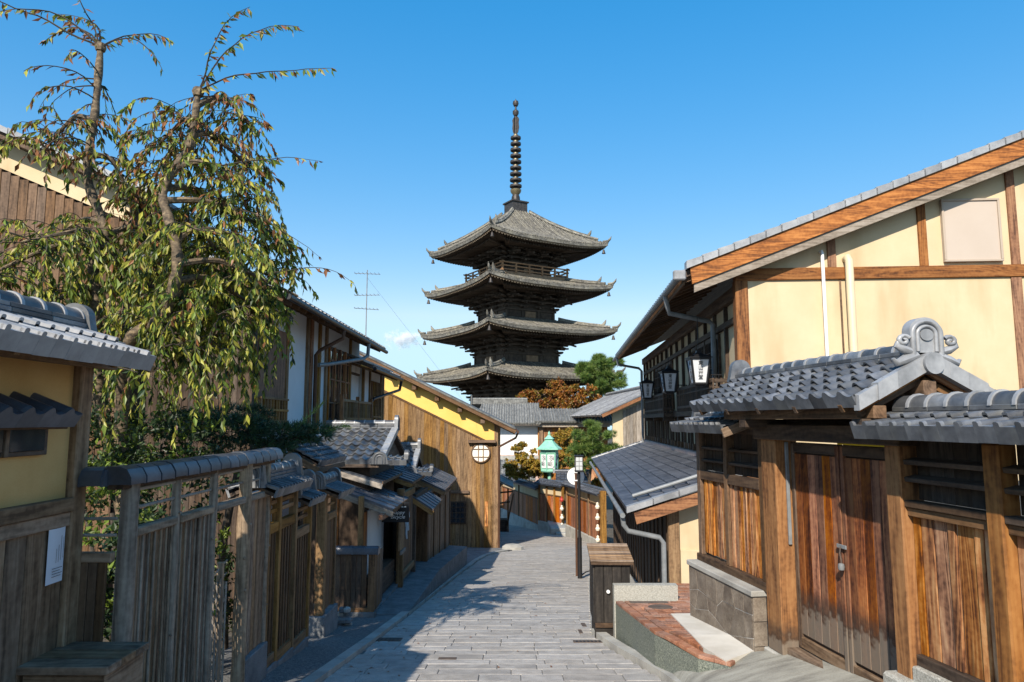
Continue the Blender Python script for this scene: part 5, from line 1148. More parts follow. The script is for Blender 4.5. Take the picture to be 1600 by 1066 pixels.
# slatted shed end beyond the brown house
shd = thing('open_shed', 'small open timber shed with lean-to roof behind the brown house corner', 'shed', (-.55,35.8,0), 0)
b = MB(); b.hexa([(-1.2,0,-2.55),(.62,0,-3.38),(.62,4,-3.38),(-1.2,4,-2.55),(-1.2,0,-2.45),(.62,0,-3.28),(.62,4,-3.28),(-1.2,4,-2.45)]); b.build('roof_sheet', TILE_FAR, shd)
for p, q in (((-.5,.05,-3.6),(.6,.05,-3.5)),((-.5,.05,-4.15),(.45,.05,-4.0)),((.35,.05,-5.6),(.35,.05,-3.35)),((-.1,.05,-4.1),(-.1,.05,-3.1)),((.3,.05,-5.2),(.62,.05,-3.6))): bar('timber', wood('brown','x'), shd, p, q, .07, .08)
bx('counter', wood('dark','x'), shd, -1.0, .3, .1, .8, -5.6, -4.9)
# temple halls and far roofs
def rib_roof(o, O, A, B, W, Lg, n, r=.06, m=TILE_FAR, th=.12, name='tile_slope', skewL=0, skewR=0):
    """a plain far slope: slab with one raised row of tiles per column; skew narrows the top"""
    A = Vector(A).normalized(); B = Vector(B).normalized(); N = A.cross(B); O = Vector(O); b = MB()
    c = [O, O+A*W, O+A*(W-skewR)+B*Lg, O+A*skewL+B*Lg]; b.hexa([p-N*th for p in c]+c); s = b.build(name, m, o)
    b = MB()
    for k in range(n+1):
        p = O+A*(W*k/n); q = p+B*Lg
        f = 1.0
        x = W*k/n
        if skewL and x < skewL: f = x/skewL
        if skewR and x > W-skewR: f = (W-x)/skewR
        if f < .06: continue
        q = p+B*Lg*f; b.tube([p+N*.01, q+N*.01], r, 5)
        b.tube([p+N*.0-B*.02, p-B*.06], r*1.25, 6)
    b.build('tile_rows', m, s, smooth=60, kind='stuff')
T1 = thing('temple_hall', 'white-walled temple hall with weathered ribbed tile roof below the pagoda', 'hall', (0,54,0), 0)
rib_roof(T1, (-3.0,-1.0,-.15), (1,0,0), (0,4.2,1.62), 5.1, 4.4, 26, skewL=.6)
ridge(T1, (-3.2,3.1,1.36), (1.25,3.1,1.36), .12, .3, 4, .3, .10, TILE_FAR)
ridge_end(T1, (-3.25,3.1,1.3), -math.pi/2, .25, .8, m=TILE_FAR)
bx('wall', WHITE, T1, -2.6, 2.0, 0, .3, -2.55, .0); bx('eave_board', wood('silver','x'), T1, -2.9, 2.05, -.95, -.85, -.32, -.2); bx('foot_wall', PINK, T1, -2.6, 2.0, -.2, .3, -5, -2.55)
for k in range(3): bx('stone_course', CONC, T1, -2.6, 2.0, -.25, -.2, -3.6+.35*k, -3.3+.35*k)
T2 = thing('wooden_hall', 'plank-walled hall with low grey tile roof behind the copper lantern', 'hall', (1.95,53.8,0), 0)
rib_roof(T2, (-.2,-.8,-.02), (1,0,0), (0,3.2,1.0), 3.9, 3.3, 18)
rib_roof(T2, (3.6,-.8,-.02), (1,0,0), (0,3.2,1.0), 2.0, 3.3, 9)
bx('beam', wood('silver','x'), T2, -.1, 5.4, -.5, -.35, -.45, -.15); boards(T2, wood('amber','z'), 0, 5.3, 0, -4.5, -.4, 26, th=.04); bx('post', wood('grey','z'), T2, .1, .4, -.2, .05, -4.5, -.3)
T3 = thing('grey_gable_house', 'grey-roofed house with silvery plank gable beyond the lantern house', 'house', (5.6,41.5,0), math.radians(2.5))
rib_roof(T3, (-.5,20,.38), (0,-1,0), (3.9,0,1.75), 20.7, 4.3, 60, r=.05, m=TILE)
bar('barge_board', wood('cedar','x'), T3, (-.45,-.7,.30), (3.4,-.7,2.03), .06, .22)
gb = MB(); gb.prism([(.3,-4),(5,-4),(5,2.3),(3.4,1.9),(.3,.5)], 'y', .0, .2); gb.build('gable_core', CREAM, T3)
for k in range(15): bx('board', wood('silver','z'), T3, .9+.2*k, 1.09+.2*k, -.05, .0, -3.2, .62+.44*.2*k)
for k in range(12): bx('lattice_bar', wood('silver','z'), T3, 2.2+.14*k, 2.26+.14*k, -.35, -.28, -3, -.6)
for k in range(12): bar('eave_rafter', wood('brown','x'), T3, (-.45,k*1.5,.25), (.3,k*1.5,.55), .08, .1)
ridge(T3, (3.4,-.7,2.15), (3.4,19,2.15), .12, .35, 2, .3, .06, TILE)
TB = thing('small_tiled_roof', 'little grey tiled roof glimpsed beside the brown house corner', 'roof', (-1.2,44,0), 0)
rib_roof(TB, (0,0,-3.6), (1,0,0), (0,2.4,1.1), 2.6, 2.6, 12, r=.05); bx('wall', wood('dark','x'), TB, .2, 2.4, .5, .7, -6, -3.5)

# ---------------------------------------------------------------- pagoda
PG = thing('pagoda', 'tall dark five-tiered wooden pagoda with upswept tiled roofs and ringed spire', 'pagoda', (.44,80,0), math.radians(31))
def quad(fn):                                   # the same shape on all four sides
    for k in range(4): fn(Matrix.Rotation(k*math.pi/2, 4, 'Z'))
PW = mat('pagoda_wood', [(.035,.025,.018),(.072,.050,.035),(.11,.078,.055)], scale=3, rough=.85, bump=.2, rand=.3)
PWL = mat('pagoda_eave_wood', [(.16,.10,.058),(.26,.165,.095),(.33,.215,.13)], scale=3, rough=.8, bump=.1, rand=.2)
PWP = mat('pagoda_panel', [(.05,.036,.026),(.09,.066,.047)], scale=3, rough=.85, bump=.2, rand=.2)
PTIP = mat('pale_rafter_end', [(.42,.33,.22),(.52,.42,.30)], rough=.9, bump=0, rand=.2)
def tier(E, I, T, top, wall_h, hw, zw0, first=False, last=False):
    lift = .55; ze = T-.72
    def surf(x, t):                             # point on the -y side, x along the eave, t up the slope
        hf = E+(I-E)*t; s = max(-1, min(1, x/hf))
        return Vector((x, -hf, ze+(top-ze)*(.62*t+.38*t*t)+lift*abs(s)**3.2*(1-t)**1.4))
    roof = MB(); rows = MB(); under = MB(); raf = MB(); tips = MB(); fasc = MB()
    for k in range(4):
        R4 = Matrix.Rotation(k*math.pi/2, 4, 'Z')
        g_ = MB(); g_.grid(lambda u, v: tuple(surf((2*u-1)*(E+(I-E)*v), v)), 28, 8); roof.add([tuple(R4 @ Vector(p)) for p in g_.v], g_.f)
        g_ = MB(); g_.grid(lambda u, v: tuple(surf((2*u-1)*E, 0)+Vector((0,.02*v,-.30*v))), 28, 1, flip=True); roof.add([tuple(R4 @ Vector(p)) for p in g_.v], g_.f)
        n = int(2*E/.31)
        for i in range(n+1):
            x = -E+2*E*i/n; tm = min(1, (E-abs(x))/(E-I))
            if tm < .03: tm = .03
            q = MB(); q.tube([surf(x, tm*j/4)+Vector((0,-.03 if j == 0 else 0,.03)) for j in range(5)], .085, 5); rows.add([tuple(R4 @ Vector(p)) for p in q.v], q.f)
        # underside boarding and two tiers of rafters
        hw2 = hw+.5
        def us(x, t): 
            p = surf(x, 0); return Vector((x*(1-t)+max(-hw2,min(hw2,x))*t, -(E-.12)*(1-t)-hw2*t, (p.z-.30)*(1-t)+(ze+.15)*t))
        g_ = MB(); g_.grid(lambda u, v: tuple(us((2*u-1)*E, v)), 28, 3, flip=True); under.add([tuple(R4 @ Vector(p)) for p in g_.v], g_.f)
        g_ = MB(); g_.grid(lambda u, v: tuple(us((2*u-1)*(E-.15), .02)+Vector((0,-.06,-.02-.12*v))), 28, 1, flip=True); fasc.add([tuple(R4 @ Vector(p)) for p in g_.v], g_.f)
        m_ = int(2*E/.34)
        for i in range(1, m_):
            x = -E+2*E*i/m_
            p0 = us(x, .02); p1 = us(x, .95 if abs(x) < hw2 else .75)
            q = MB(); dn = Vector((0,0,-.2)); wx = Vector((.075,0,0)); q.hexa([p0-wx+dn,p0+wx+dn,p1+wx+dn,p1-wx+dn,p0-wx,p0+wx,p1+wx,p1-wx]); raf.add([tuple(R4 @ Vector(p)) for p in q.v], q.f)
            q = MB(); c = p0+Vector((0,-.01,-.11)); q.box(c.x-.07,c.x+.07,c.y-.02,c.y,c.z-.08,c.z+.06); tips.add([tuple(R4 @ Vector(p)) for p in q.v], q.f)
            if abs(x) < E-1.4:                  # lower rafters
                p0 = us(x, .22)-Vector((0,0,.25)); p1 = us(x, .95)-Vector((0,0,.3)); q = MB(); q.hexa([p0-wx+dn,p0+wx+dn,p1+wx+dn,p1-wx+dn,p0-wx,p0+wx,p1+wx,p1-wx]); raf.add([tuple(R4 @ Vector(p)) for p in q.v], q.f)
    ro = roof.build('roof', TILE_OLD, PG, smooth=60)
    rows.build('tile_rows', TILE_OLD, ro, smooth=60, kind='stuff'); under.build('eave_boarding', PW, ro); raf.build('rafters', PW, ro, kind='stuff'); tips.build('rafter_ends', PTIP, ro, kind='stuff'); fasc.build('eave_fascia', PWL, ro)
    for k in range(4):
        R4 = Matrix.Rotation(k*math.pi/2, 4, 'Z'); hp = []
        for j in range(9):
            t = j/8*.97; hf = E+(I-E)*t; hp.append(surf(-hf, t)+Vector((0,0,.16)))
        hb = MB(); hb.tube(hp[1:], .20, 6); hb.tube([p+Vector((0,0,.2)) for p in hp[2:]], .12, 6)
        e = hp[1]; dr = (hp[0]-hp[3]); dr.z = 0; dr.normalize()
        hb.tube([hp[2]+Vector((0,0,.1)), hp[2]+dr*.25+Vector((0,0,.45)), hp[2]+dr*.4+Vector((0,0,.8))], [.22,.16,.03], 6)
        hb.tube([hp[0]-dr*.6, hp[0]+Vector((0,0,.05)), hp[0]+dr*.25+Vector((0,0,.3)), hp[0]+dr*.38+Vector((0,0,.6))], [.16,.16,.12,.03], 6)
        hb.xf(R4).build('hip_ridge', TILE_OLD, ro, smooth=60)
        bl_ = MB(); c = hp[0]-dr*.5+Vector((0,0,-1.35)); bl_.lathe([(.0,.46),(.10,.44),(.15,.2),(.22,0),(.0,0)][::-1], 10, c); bl_.tube([c+Vector((0,0,.4)), c+Vector((0,0,.9))], .025, 4); bl_.xf(R4).build('wind_bell', COPPER if False else BRONZE, ro, smooth=40)
    # brackets stepping out under the eaves
    zb0 = zw0+wall_h; br = MB(); nb = 4; step = (hw2+1.3-hw)/4; hb_ = (ze-.35-zb0)/4
    for k in range(4):
        R4 = Matrix.Rotation(k*math.pi/2, 4, 'Z'); q = MB()
        for lv in range(4):
            out = hw+step*(lv+.6); z = zb0+hb_*lv
            q.box(-hw-.25*lv, hw+.25*lv, -out+.1, -out+.3, z+hb_*.55, z+hb_*.95)
            for i in range(nb):
                x = -hw+2*hw*i/(nb-1)
                q.box(x-.12, x+.12, -out-.25, -hw+.1, z+.02, z+hb_*.5)
                for dx in (-.42,0,.42): q.box(x+dx-.14, x+dx+.14, -out-.14, -out+.18, z+hb_*.35, z+hb_*.6)
                if i in (0, nb-1): 
                    s = -1 if i == 0 else 1
                    q.add([(s*hw,-hw,z+.05),(s*(out+.2),-(out+.2),z+.05),(s*(out+.2)-.2*s,-(out+.2),z+.05),(s*hw-.25*s,-hw,z+.05),(s*hw,-hw,z+hb_*.5),(s*(out+.2),-(out+.2),z+hb_*.5),(s*(out+.2)-.2*s,-(out+.2),z+hb_*.5),(s*hw-.25*s,-hw,z+hb_*.5)], [(0,1,2,3),(4,5,6,7),(0,1,5,4),(1,2,6,5),(2,3,7,6),(3,0,4,7)])
        for i in (0,1,2,3):                      # long tail rafters
            x = -hw+2*hw*i/3; q.hexa([(x-.1,-hw-2.6,zb0+hb_*2.1),(x+.1,-hw-2.6,zb0+hb_*2.1),(x+.1,-hw,zb0+hb_*3.2),(x-.1,-hw,zb0+hb_*3.2),(x-.1,-hw-2.6,zb0+hb_*2.5),(x+.1,-hw-2.6,zb0+hb_*2.5),(x+.1,-hw,zb0+hb_*3.7),(x-.1,-hw,zb0+hb_*3.7)])
        br.add([tuple(R4 @ Vector(p)) for p in q.v], q.f)
    br.build('brackets', PW, ro, kind='stuff')
    wl = MB(); wl.box(-hw,hw,-hw,hw,zw0-1.2,ze+.1); wo = wl.build('storey_wall', PWP, PG)
    for k in range(4):
        R4 = Matrix.Rotation(k*math.pi/2, 4, 'Z'); ps_ = MB()
        for i in range(4): x = -hw+2*hw*i/3; ps_.box(x-.13,x+.13,-hw-.1,-hw+.05,zw0-1.0,zb0)
        for z in (zw0+.05, zb0-.12): ps_.box(-hw-.3,hw+.3,-hw-.16,-hw-.02,z-.12,z+.06)
        ps_.xf(R4).build('wall_frame', PW, wo)
        for i in range(3):
            x = -hw+2*hw*(i+.5)/3; p_ = MB(); p_.box(x-hw*.22,x+hw*.22,-hw-.05,-hw+.02,zw0+.2,zb0-.3); p_.xf(R4).build('panel', PWL if i == 1 else PW, wo)
TS = [.5, 5.4, 10.3, 15.2, 20.05]; ES = [8.8, 8.5, 8.2, 7.9, 7.55]; HW = [4.0, 3.7, 3.4, 3.1, 2.75]
for i in range(5):
    zw0 = TS[i]-4.0; tier(ES[i], (HW[i+1]+.25) if i < 4 else .95, TS[i], TS[i]+.95 if i < 4 else 24.1, 1.15, HW[i], zw0)
bs_ = MB(); bs_.box(-4.0,4.0,-4.0,4.0,-9.5,-2); bs_.build('ground_storey', PW, PG)
# railing round the top storey
rl = MB(); zr0 = 16.05; hr = 4.25
rb = MB(); rb.box(-hr+.1,hr-.1,-hr+.1,hr-.1,zr0-.45,zr0+.05); rbo = rb.build('balcony', PWL, PG)
RAILW = mat('balcony_rail', [(.24,.125,.06),(.36,.20,.10)], rough=.8, bump=.1, rand=.15)
for k in range(4):
    R4 = Matrix.Rotation(k*math.pi/2, 4, 'Z'); q = MB()
    for z, e in ((1.0,.35),(.62,.2),(.22,.1)): q.box(-hr-e, hr+e, -hr-.06, -hr+.06, zr0+z-.06, zr0+z+.06)
    for i in range(6): x = -hr+2*hr*i/5; q.box(x-.09,x+.09,-hr-.08,-hr+.08,zr0,zr0+(1.0 if i not in (0,5) else 1.15))
    q.xf(R4).build('railing', RAILW, rbo)
# spire
sp = MB(); sp.box(-.98,.98,-.98,.98,24.0,25.2); sp.box(-1.12,1.12,-1.12,1.12,25.2,25.36); spo = sp.build('spire_base', BRONZE, PG)
b = MB(); b.lathe([(.50,0),(.52,.3),(.48,.7),(.36,.95),(.34,1.1)], 16, (0,0,25.36)); b.build('inverted_bowl', BRONZE, spo, smooth=True)
b = MB(); b.lathe([(.36,0),(.62,.35),(.66,.6),(.60,.62),(.40,.4)], 16, (0,0,26.3)); b.build('lotus', GILT, spo, smooth=True)
b = MB(); b.tube([(0,0,26.0),(0,0,37.9)], [.22,.10], 10); b.build('shaft', BRONZE, spo, smooth=True)
for k in range(9):
    z = 27.35+.735*k; r0 = .70-.012*k
    b = MB(); b.lathe([(r0-.16,-.09),(r0,-.12),(r0+.02,0),(r0,.13),(r0-.16,.16),(r0-.2,.04)], 20, (0,0,z))
    b.tube([(-r0,0,z),(r0,0,z)], .06, 5); b.tube([(0,-r0,z),(0,r0,z)], .06, 5); b.build('ring', BRONZE, spo, smooth=40)
    b = MB(); b.lathe([(.30,.16),(.32,.3),(.28,.42)], 12, (0,0,z)); b.build('hub', GILT, spo, smooth=True)
for k in range(4):
    R4 = Matrix.Rotation(k*math.pi/2+.5, 4, 'Z'); q = MB(); q.prism([(.12,33.7),(.34,33.9),(.46,34.5),(.40,35.1),(.46,35.5),(.30,35.8),(.12,35.9)], 'y', -.03, .03); q.xf(R4).build('flame_fin', BRONZE, spo)
b = MB(); b.lathe([(.0,-.45),(.2,-.4),(.36,-.1),(.36,.2),(.15,.4),(.0,.42)], 14, (0,0,36.35)); b.build('dragon_wheel', BRONZE, spo, smooth=True)
b = MB(); b.lathe([(.0,-.35),(.25,-.3),(.36,0),(.30,.28),(.08,.4),(.0,.65)], 14, (0,0,37.5)); b.build('jewel', BRONZE, spo, smooth=True)
# ---------------------------------------------------------------- trees and plants
def rv():
    while True:
        v = Vector((RND.uniform(-1,1), RND.uniform(-1,1), RND.uniform(-1,1)))
        if .05 < v.length < 1: return v.normalized()
def leaf(b, p, d, n, L, W, mi):
    """a folded pointed leaf: base p, along d, facing n"""
    d = d.normalized(); s = d.cross(n); s = s.normalized() if s.length > 1e-4 else d.orthogonal().normalized(); n = s.cross(d)
    m = p + d*L*.45 - n*W*.0; t = p + d*L - n*L*.06
    b.add([p, m+s*W*.5+n*W*.18, t, m-s*W*.5+n*W*.18, m-n*W*.02], [(0,4,1),(1,4,2),(2,4,3),(3,4,0)], mi)
def leafy(name, mats, blobs, n, L, W, parent, weights=None, flat=0.0, shell=.55):
    """leaves spread through uneven lobes (centre, radii, share)"""
    b = MB(); tot = sum(q[2] if len(q) > 2 else 1 for q in blobs); k = list(range(len(mats)))
    for q in blobs:
        c, r = Vector(q[0]), q[1]; cnt = int(n*(q[2] if len(q) > 2 else 1)/tot); nc = max(3, cnt//26)
        for _ in range(nc):
            v = rv(); rr = RND.uniform(shell,1.0)
            cc = c + Vector((v.x*r[0], v.y*r[1], v.z*r[2]))*rr; cs = .16*min(r)+.3*L; mi = RND.choices(k, weights)[0]
            for _ in range(cnt//nc):
                p = cc + rv()*cs*RND.random()**.5; d = (rv() + Vector((0,0,-.3))); nn = (rv() + Vector((0,0,.8)) + v*.6).normalized()
                leaf(b, p, d, nn, L*RND.uniform(.6,1.25), W*RND.uniform(.7,1.2), mi if RND.random() < .75 else RND.choices(k, weights)[0])
    return b.build(name, mats, parent)
def needles(name, mats, blobs, n, L, parent, up=.5):
    b = MB(); tot = sum(q[2] if len(q) > 2 else 1 for q in blobs)
    for q in blobs:
        c, r = Vector(q[0]), q[1]
        for _ in range(int(n*(q[2] if len(q) > 2 else 1)/tot)):
            v = rv(); p = c + Vector((v.x*r[0], v.y*r[1], v.z*r[2]))*RND.uniform(.5,1); mi = RND.choice((0,0,1,2)); ax = (v+Vector((0,0,up))).normalized()
            for _ in range(9):
                d = (ax + rv()*.85).normalized(); s = d.cross(rv()).normalized()*L*.05
                b.add([p-s, p+s, p+d*L*RND.uniform(.7,1.15)], [(0,1,2)], mi)
    return b.build(name, mats, parent)
def limbs(name, m, parent, paths):
    b = MB()
    for pth, r0, r1 in paths:
        n = len(pth); b.tube(pth, [r0+(r1-r0)*i/(n-1) for i in range(n)], 8)
    return b.build(name, m, parent, smooth=True)
# weeping cherry behind the log-post fence
CH = thing('weeping_cherry', 'weeping cherry with drooping olive and russet leaves above the left fence', 'tree', (-3.9,6.7,0))
CO = Vector((-3.9,6.7,0))
def W3(x, y, z): return Vector((x,y,z)) - CO
def spline(pts, n=6):
    out = []
    P_ = [pts[0]]+pts+[pts[-1]]
    for i in range(1, len(P_)-2):
        for k in range(n):
            t = k/n; a, b, c, d = P_[i-1], P_[i], P_[i+1], P_[i+2]
            out.append(.5*((2*b)+(c-a)*t+(2*a-5*b+4*c-d)*t*t+(3*b-a-3*c+d)*t**3))
    return out+[pts[-1]]
t1 = spline([W3(-3.55,6.9,-2.7), W3(-3.7,6.95,-1.2), W3(-4.05,6.9,.3), W3(-4.12,6.9,1.1), W3(-4.18,6.9,1.6), W3(-4.08,6.9,1.9), W3(-4.30,6.9,2.45), W3(-4.27,6.9,3.15), W3(-4.26,6.9,3.85)])
t2 = spline([W3(-3.72,6.9,-1.0), W3(-3.7,6.7,.1), W3(-3.5,6.4,.72), W3(-3.16,6.3,.95), W3(-3.0,6.2,1.4), W3(-3.12,6.25,1.8), W3(-3.24,6.35,2.15), W3(-3.05,6.4,2.6), W3(-2.99,6.4,3.12)])
b = MB(); b.tube(t1, [.066-.032*i/len(t1)+.006*math.sin(i*1.7) for i in range(len(t1))], 10); b.tube(t2, [.066-.036*i/len(t2)+.006*math.sin(i*2.1) for i in range(len(t2))], 10)
for c in (t1[-1], t2[-1], t2[-7]): b.lathe([(.0,-.06),(.045,-.045),(.058,0),(.045,.035),(.0,.045)], 7, c)
b.build('trunk', BARK, CH, smooth=True)
tw = MB(); cr = MB()
def xmax(z):                                    # how far the crown reaches over the lane at each height
    for (z0, x0), (z1, x1) in zip(((-1,-2.7),(.2,-2.55),(.8,-2.35),(1.35,-2.12),(1.9,-2.2),(2.45,-2.42),(3.2,-2.45)), ((.2,-2.55),(.8,-2.35),(1.35,-2.12),(1.9,-2.2),(2.45,-2.42),(3.2,-2.45),(9,-2.0))):
        if z <= z1: return x0+(x1-x0)*(z-z0)/(z1-z0)
    return -2
def whip(p, d, n, step, drop, r, leafy_=1.0, rus=.3, stiff=.86, per=3, free=False):
    """a twig that leaves along d and bends down under its own weight, leaves hanging from it"""
    pts = [p]; d = d.normalized()
    for i in range(n):
        d = (d*stiff + Vector((0,0,-drop*(.3+i/n)))+rv()*.13).normalized(); q = pts[-1]+d*step; w_ = q+CO
        if not free and (w_.x > xmax(w_.z) or (w_.x > -2.55 and w_.z < -.45)): break
        pts.append(q)
    n = len(pts)-1
    if n < 2: return pts
    tw.tube(pts, [r*(1-.75*i/n) for i in range(n+1)], 4, cap=False)
    for i in range(1, n+1):
        for q in range(per):
            if RND.random() > leafy_*(.3+.7*i/n): continue
            a = pts[i-1].lerp(pts[i], RND.random())
            dd = Vector((RND.uniform(-.6,.6), RND.uniform(-.6,.6), RND.uniform(-1.0,-.25))) + (pts[i]-pts[i-1]).normalized()*.5
            mi = RND.choices((0,1,2,3,4), (.46*(1-rus)+.02, .34*(1-rus)+.06, rus, .14*(1-rus), .06))[0]
            L_ = RND.uniform(.05,.115); leaf(cr, a, dd, (rv()+Vector((-.2,-.6,.35))).normalized(), L_, L_*RND.uniform(.27,.38), mi)
    return pts
# sprays at the cut tops
k1, k2 = t1[-1], t2[-1]
whip(k1, Vector((1,.1,1.0)), 9, .085, .14, .010, 1, .5, per=6, free=True); whip(k1, Vector((-1,.0,.9)), 12, .10, .13, .011, 1, .6, per=6, free=True); whip(k1, Vector((-.6,.2,1.3)), 9, .10, .17, .010, 1, .6, per=8, free=True); whip(k1, Vector((-.5,.2,1.2)), 9, .10, .14, .010, 1, .6, per=8, free=True)
whip(k1, Vector((-1,-.2,.35)), 13, .11, .05, .012, .7, .6); whip(k1, Vector((-.25,-.1,1)), 9, .09, .06, .010, .9, .6, free=True); whip(k1, Vector((.3,-.1,.05)), 11, .085, .25, .010, .9, .3)
whip(k2, Vector((.75,.0,1.1)), 13, .095, .07, .011, 1, .35, stiff=.92, per=9, free=True); whip(k2, Vector((.9,.0,.5)), 14, .095, .05, .010, 1, .35, stiff=.93, per=6, free=True); whip(k2, Vector((.35,-.1,1.25)), 10, .10, .14, .010, 1, .35, per=8, free=True)
for _ in range(13):
    a = RND.uniform(0, 6.28); whip(k1-Vector((0,0,RND.uniform(.1,1.1))), Vector((-abs(math.cos(a)), .6*math.sin(a), .25)), 9, .085, .24, .009, .9, .6)
# limbs: thick crooked arms, each ending in a bunch of drooping twigs
lm = MB(); arms = []
def arm(tr, f, end, r0=.035, sag=.12):
    p = tr[int(f*(len(tr)-1))]; e = W3(*end); mid = p.lerp(e, .5)+Vector((RND.uniform(-.08,.08), RND.uniform(-.08,.08), sag)); q = spline([p, p.lerp(mid,.55)+Vector((0,0,sag*.5)), mid, e], 5)
    lm.tube(q, [r0*(1-.7*i/len(q)) for i in range(len(q))], 7); arms.append((q, end[2]))
for f, e in ((.86,(-4.75,6.9,2.75)),(.80,(-4.0,7.2,2.3)),(.66,(-5.0,7.2,1.75)),(.62,(-3.75,7.3,1.9)),(.55,(-4.8,6.3,1.3)),(.5,(-3.7,7.4,1.4)),(.42,(-4.5,6.2,.8)),(.60,(-4.4,6.2,1.6)),(.44,(-3.6,7.3,.7))): arm(t1, f, e)
for f, e in ((.97,(-2.62,6.5,2.95)),(.93,(-3.45,6.5,2.75)),(.90,(-2.55,6.7,2.5)),(.84,(-3.6,6.8,2.4)),(.82,(-2.45,6.3,2.1)),(.76,(-2.7,6.9,2.05)),(.72,(-2.2,6.6,1.75)),(.68,(-3.55,7.0,1.8)),(.62,(-2.35,6.9,1.5)),(.58,(-2.7,6.2,1.55)),(.52,(-2.05,6.5,1.2)),(.46,(-2.5,6.8,1.1)),(.42,(-2.9,7.1,1.2)),(.36,(-2.65,6.3,.95)),(.55,(-3.5,7.0,1.3)),(.33,(-3.1,6.9,.8))): arm(t2, f, (e[0]*1.03,e[1]+.35,e[2]*1.02))
lm.build('limb', BARK, CH, smooth=True)
for q, ze in arms:
    rus = .42 if ze > 2.2 else (.15 if ze > 1.6 else .05); m = len(q)
    for i in range(m//3, m):
        for _ in range((1 if RND.random() < .35 else 2) if i < m-3 else 5):
            a = RND.uniform(0, 6.28); lenn = RND.randint(5,11) if ze > 1.6 else RND.randint(8,15)
            whip(q[i], Vector((math.cos(a), .8*math.sin(a)+.1, RND.uniform(-.1,.5))), lenn, .078, .30, .005, 1, rus, per=5)
for (x, y, z, n) in ((-2.85,6.3,.75,14),(-2.7,6.25,.8,15),(-3.0,6.3,.7,15),(-2.55,6.4,.7,12),(-3.15,6.2,.55,13),(-3.0,5.9,.4,11),(-3.3,6.3,.8,12),(-3.9,6.1,.8,9),(-4.4,6.0,.7,9)):
    for _ in range(3): whip(W3(x+RND.uniform(-.12,.12), y+RND.uniform(-.12,.12), z+RND.uniform(-.1,.15)), Vector((RND.uniform(-.4,.4),RND.uniform(-.4,.4),.2)), n, .085, .5, .005, 1, .06, per=4)
for _ in range(4): whip(W3(-2.12+RND.uniform(-.05,.05),6.75,1.0+RND.uniform(-.1,.1)), Vector((RND.uniform(-.2,.2),.1,.1)), 13, .085, .5, .005, 1, .06, per=4, free=True)
whip(W3(-2.6,6.35,1.95), Vector((1,.0,.0)), 13, .072, .06, .006, .7, .6, stiff=.95, free=True); whip(W3(-2.3,6.4,1.35), Vector((1,.0,.0)), 13, .07, .045, .006, .6, .3, stiff=.94, free=True)
whip(W3(-2.7,6.3,2.35), Vector((1,.1,.25)), 12, .075, .085, .007, .9, .45, stiff=.92, free=True)
tw.build('twigs', BARK_D, CH, smooth=True); cr.build('crown', [LEAF_G, LEAF_Y, LEAF_B, LEAF_D, LEAF_P], CH)
# evergreen shrub and garden pine behind the fence
GS = thing('garden_shrub', 'dark glossy evergreen shrub filling the garden under the cherry', 'shrub', (-3.4,6.2,-2.4))
leafy('crown', [LEAF_D, LEAF_G, LEAF_D], [((-.2,.4,1.95),(.75,.7,.65),2.4),((-.75,.9,2.35),(.8,.6,.55),2),((.1,1.0,2.05),(.6,.6,.55),1.6),((.35,-.3,1.5),(.5,.6,.6),1.5),((-.9,.8,1.9),(.7,.6,.6),1.5),((.55,-1.1,1.2),(.35,.5,.8),1.2),((.45,.3,.8),(.45,.7,.7),1.4),((.35,1.0,.9),(.4,.6,.9),1.4),((.2,-.9,.6),(.5,.6,.6),1)], 9500, .075, .035, GS, shell=.15)
limbs('trunk', BARK_D, GS, [([(0,0,-.2),(.05,.05,.6),(-.1,.1,1.6)], .05,.02), ([(.03,0,.3),(.4,-.5,1.3)], .03,.012), ([(.03,0,.4),(-.7,.6,1.8)], .03,.012)])
GP = thing('garden_pine', 'low clipped pine spreading above the tile coping', 'pine', (-3.3,8.4,-2.6))
PB = [((.05,-.2,2.50),(.50,.4,.16),2),((.45,.3,2.42),(.45,.4,.15),2),((-.35,-.4,2.55),(.4,.4,.17),1.5),((.75,.6,2.45),(.3,.35,.11),1),((-.1,.5,2.65),(.4,.4,.15),1.3),((.2,0,2.25),(.5,.5,.15),1.3)]
needles('crown', NEEDLE_S, PB, 1500, .11, GP); limbs('trunk', BARK_D, GP, [([(0,0,-.2),(-.1,.1,1.2),(.1,0,2.2),(.5,.3,2.4)], .07,.02), ([(.05,0,2.1),(-.35,-.4,2.5)], .03,.012), ([(.3,.2,2.3),(.75,.6,2.45)], .03,.012)])
b = MB()
for (p, q) in (((.62,.4,2.5),(.90,.55,2.83)), ((.9,.6,2.48),(1.2,.7,2.55))):
    p, q = Vector(p), Vector(q)
    for k in range(90):
        c = p.lerp(q, RND.random()); d = ((q-p).normalized()*.7+rv()*.8).normalized(); s = d.cross(rv()).normalized()*.006; b.add([c-s,c+s,c+d*.09], [(0,1,2)])
b.build('new_shoots', NEEDLE[2], GP)
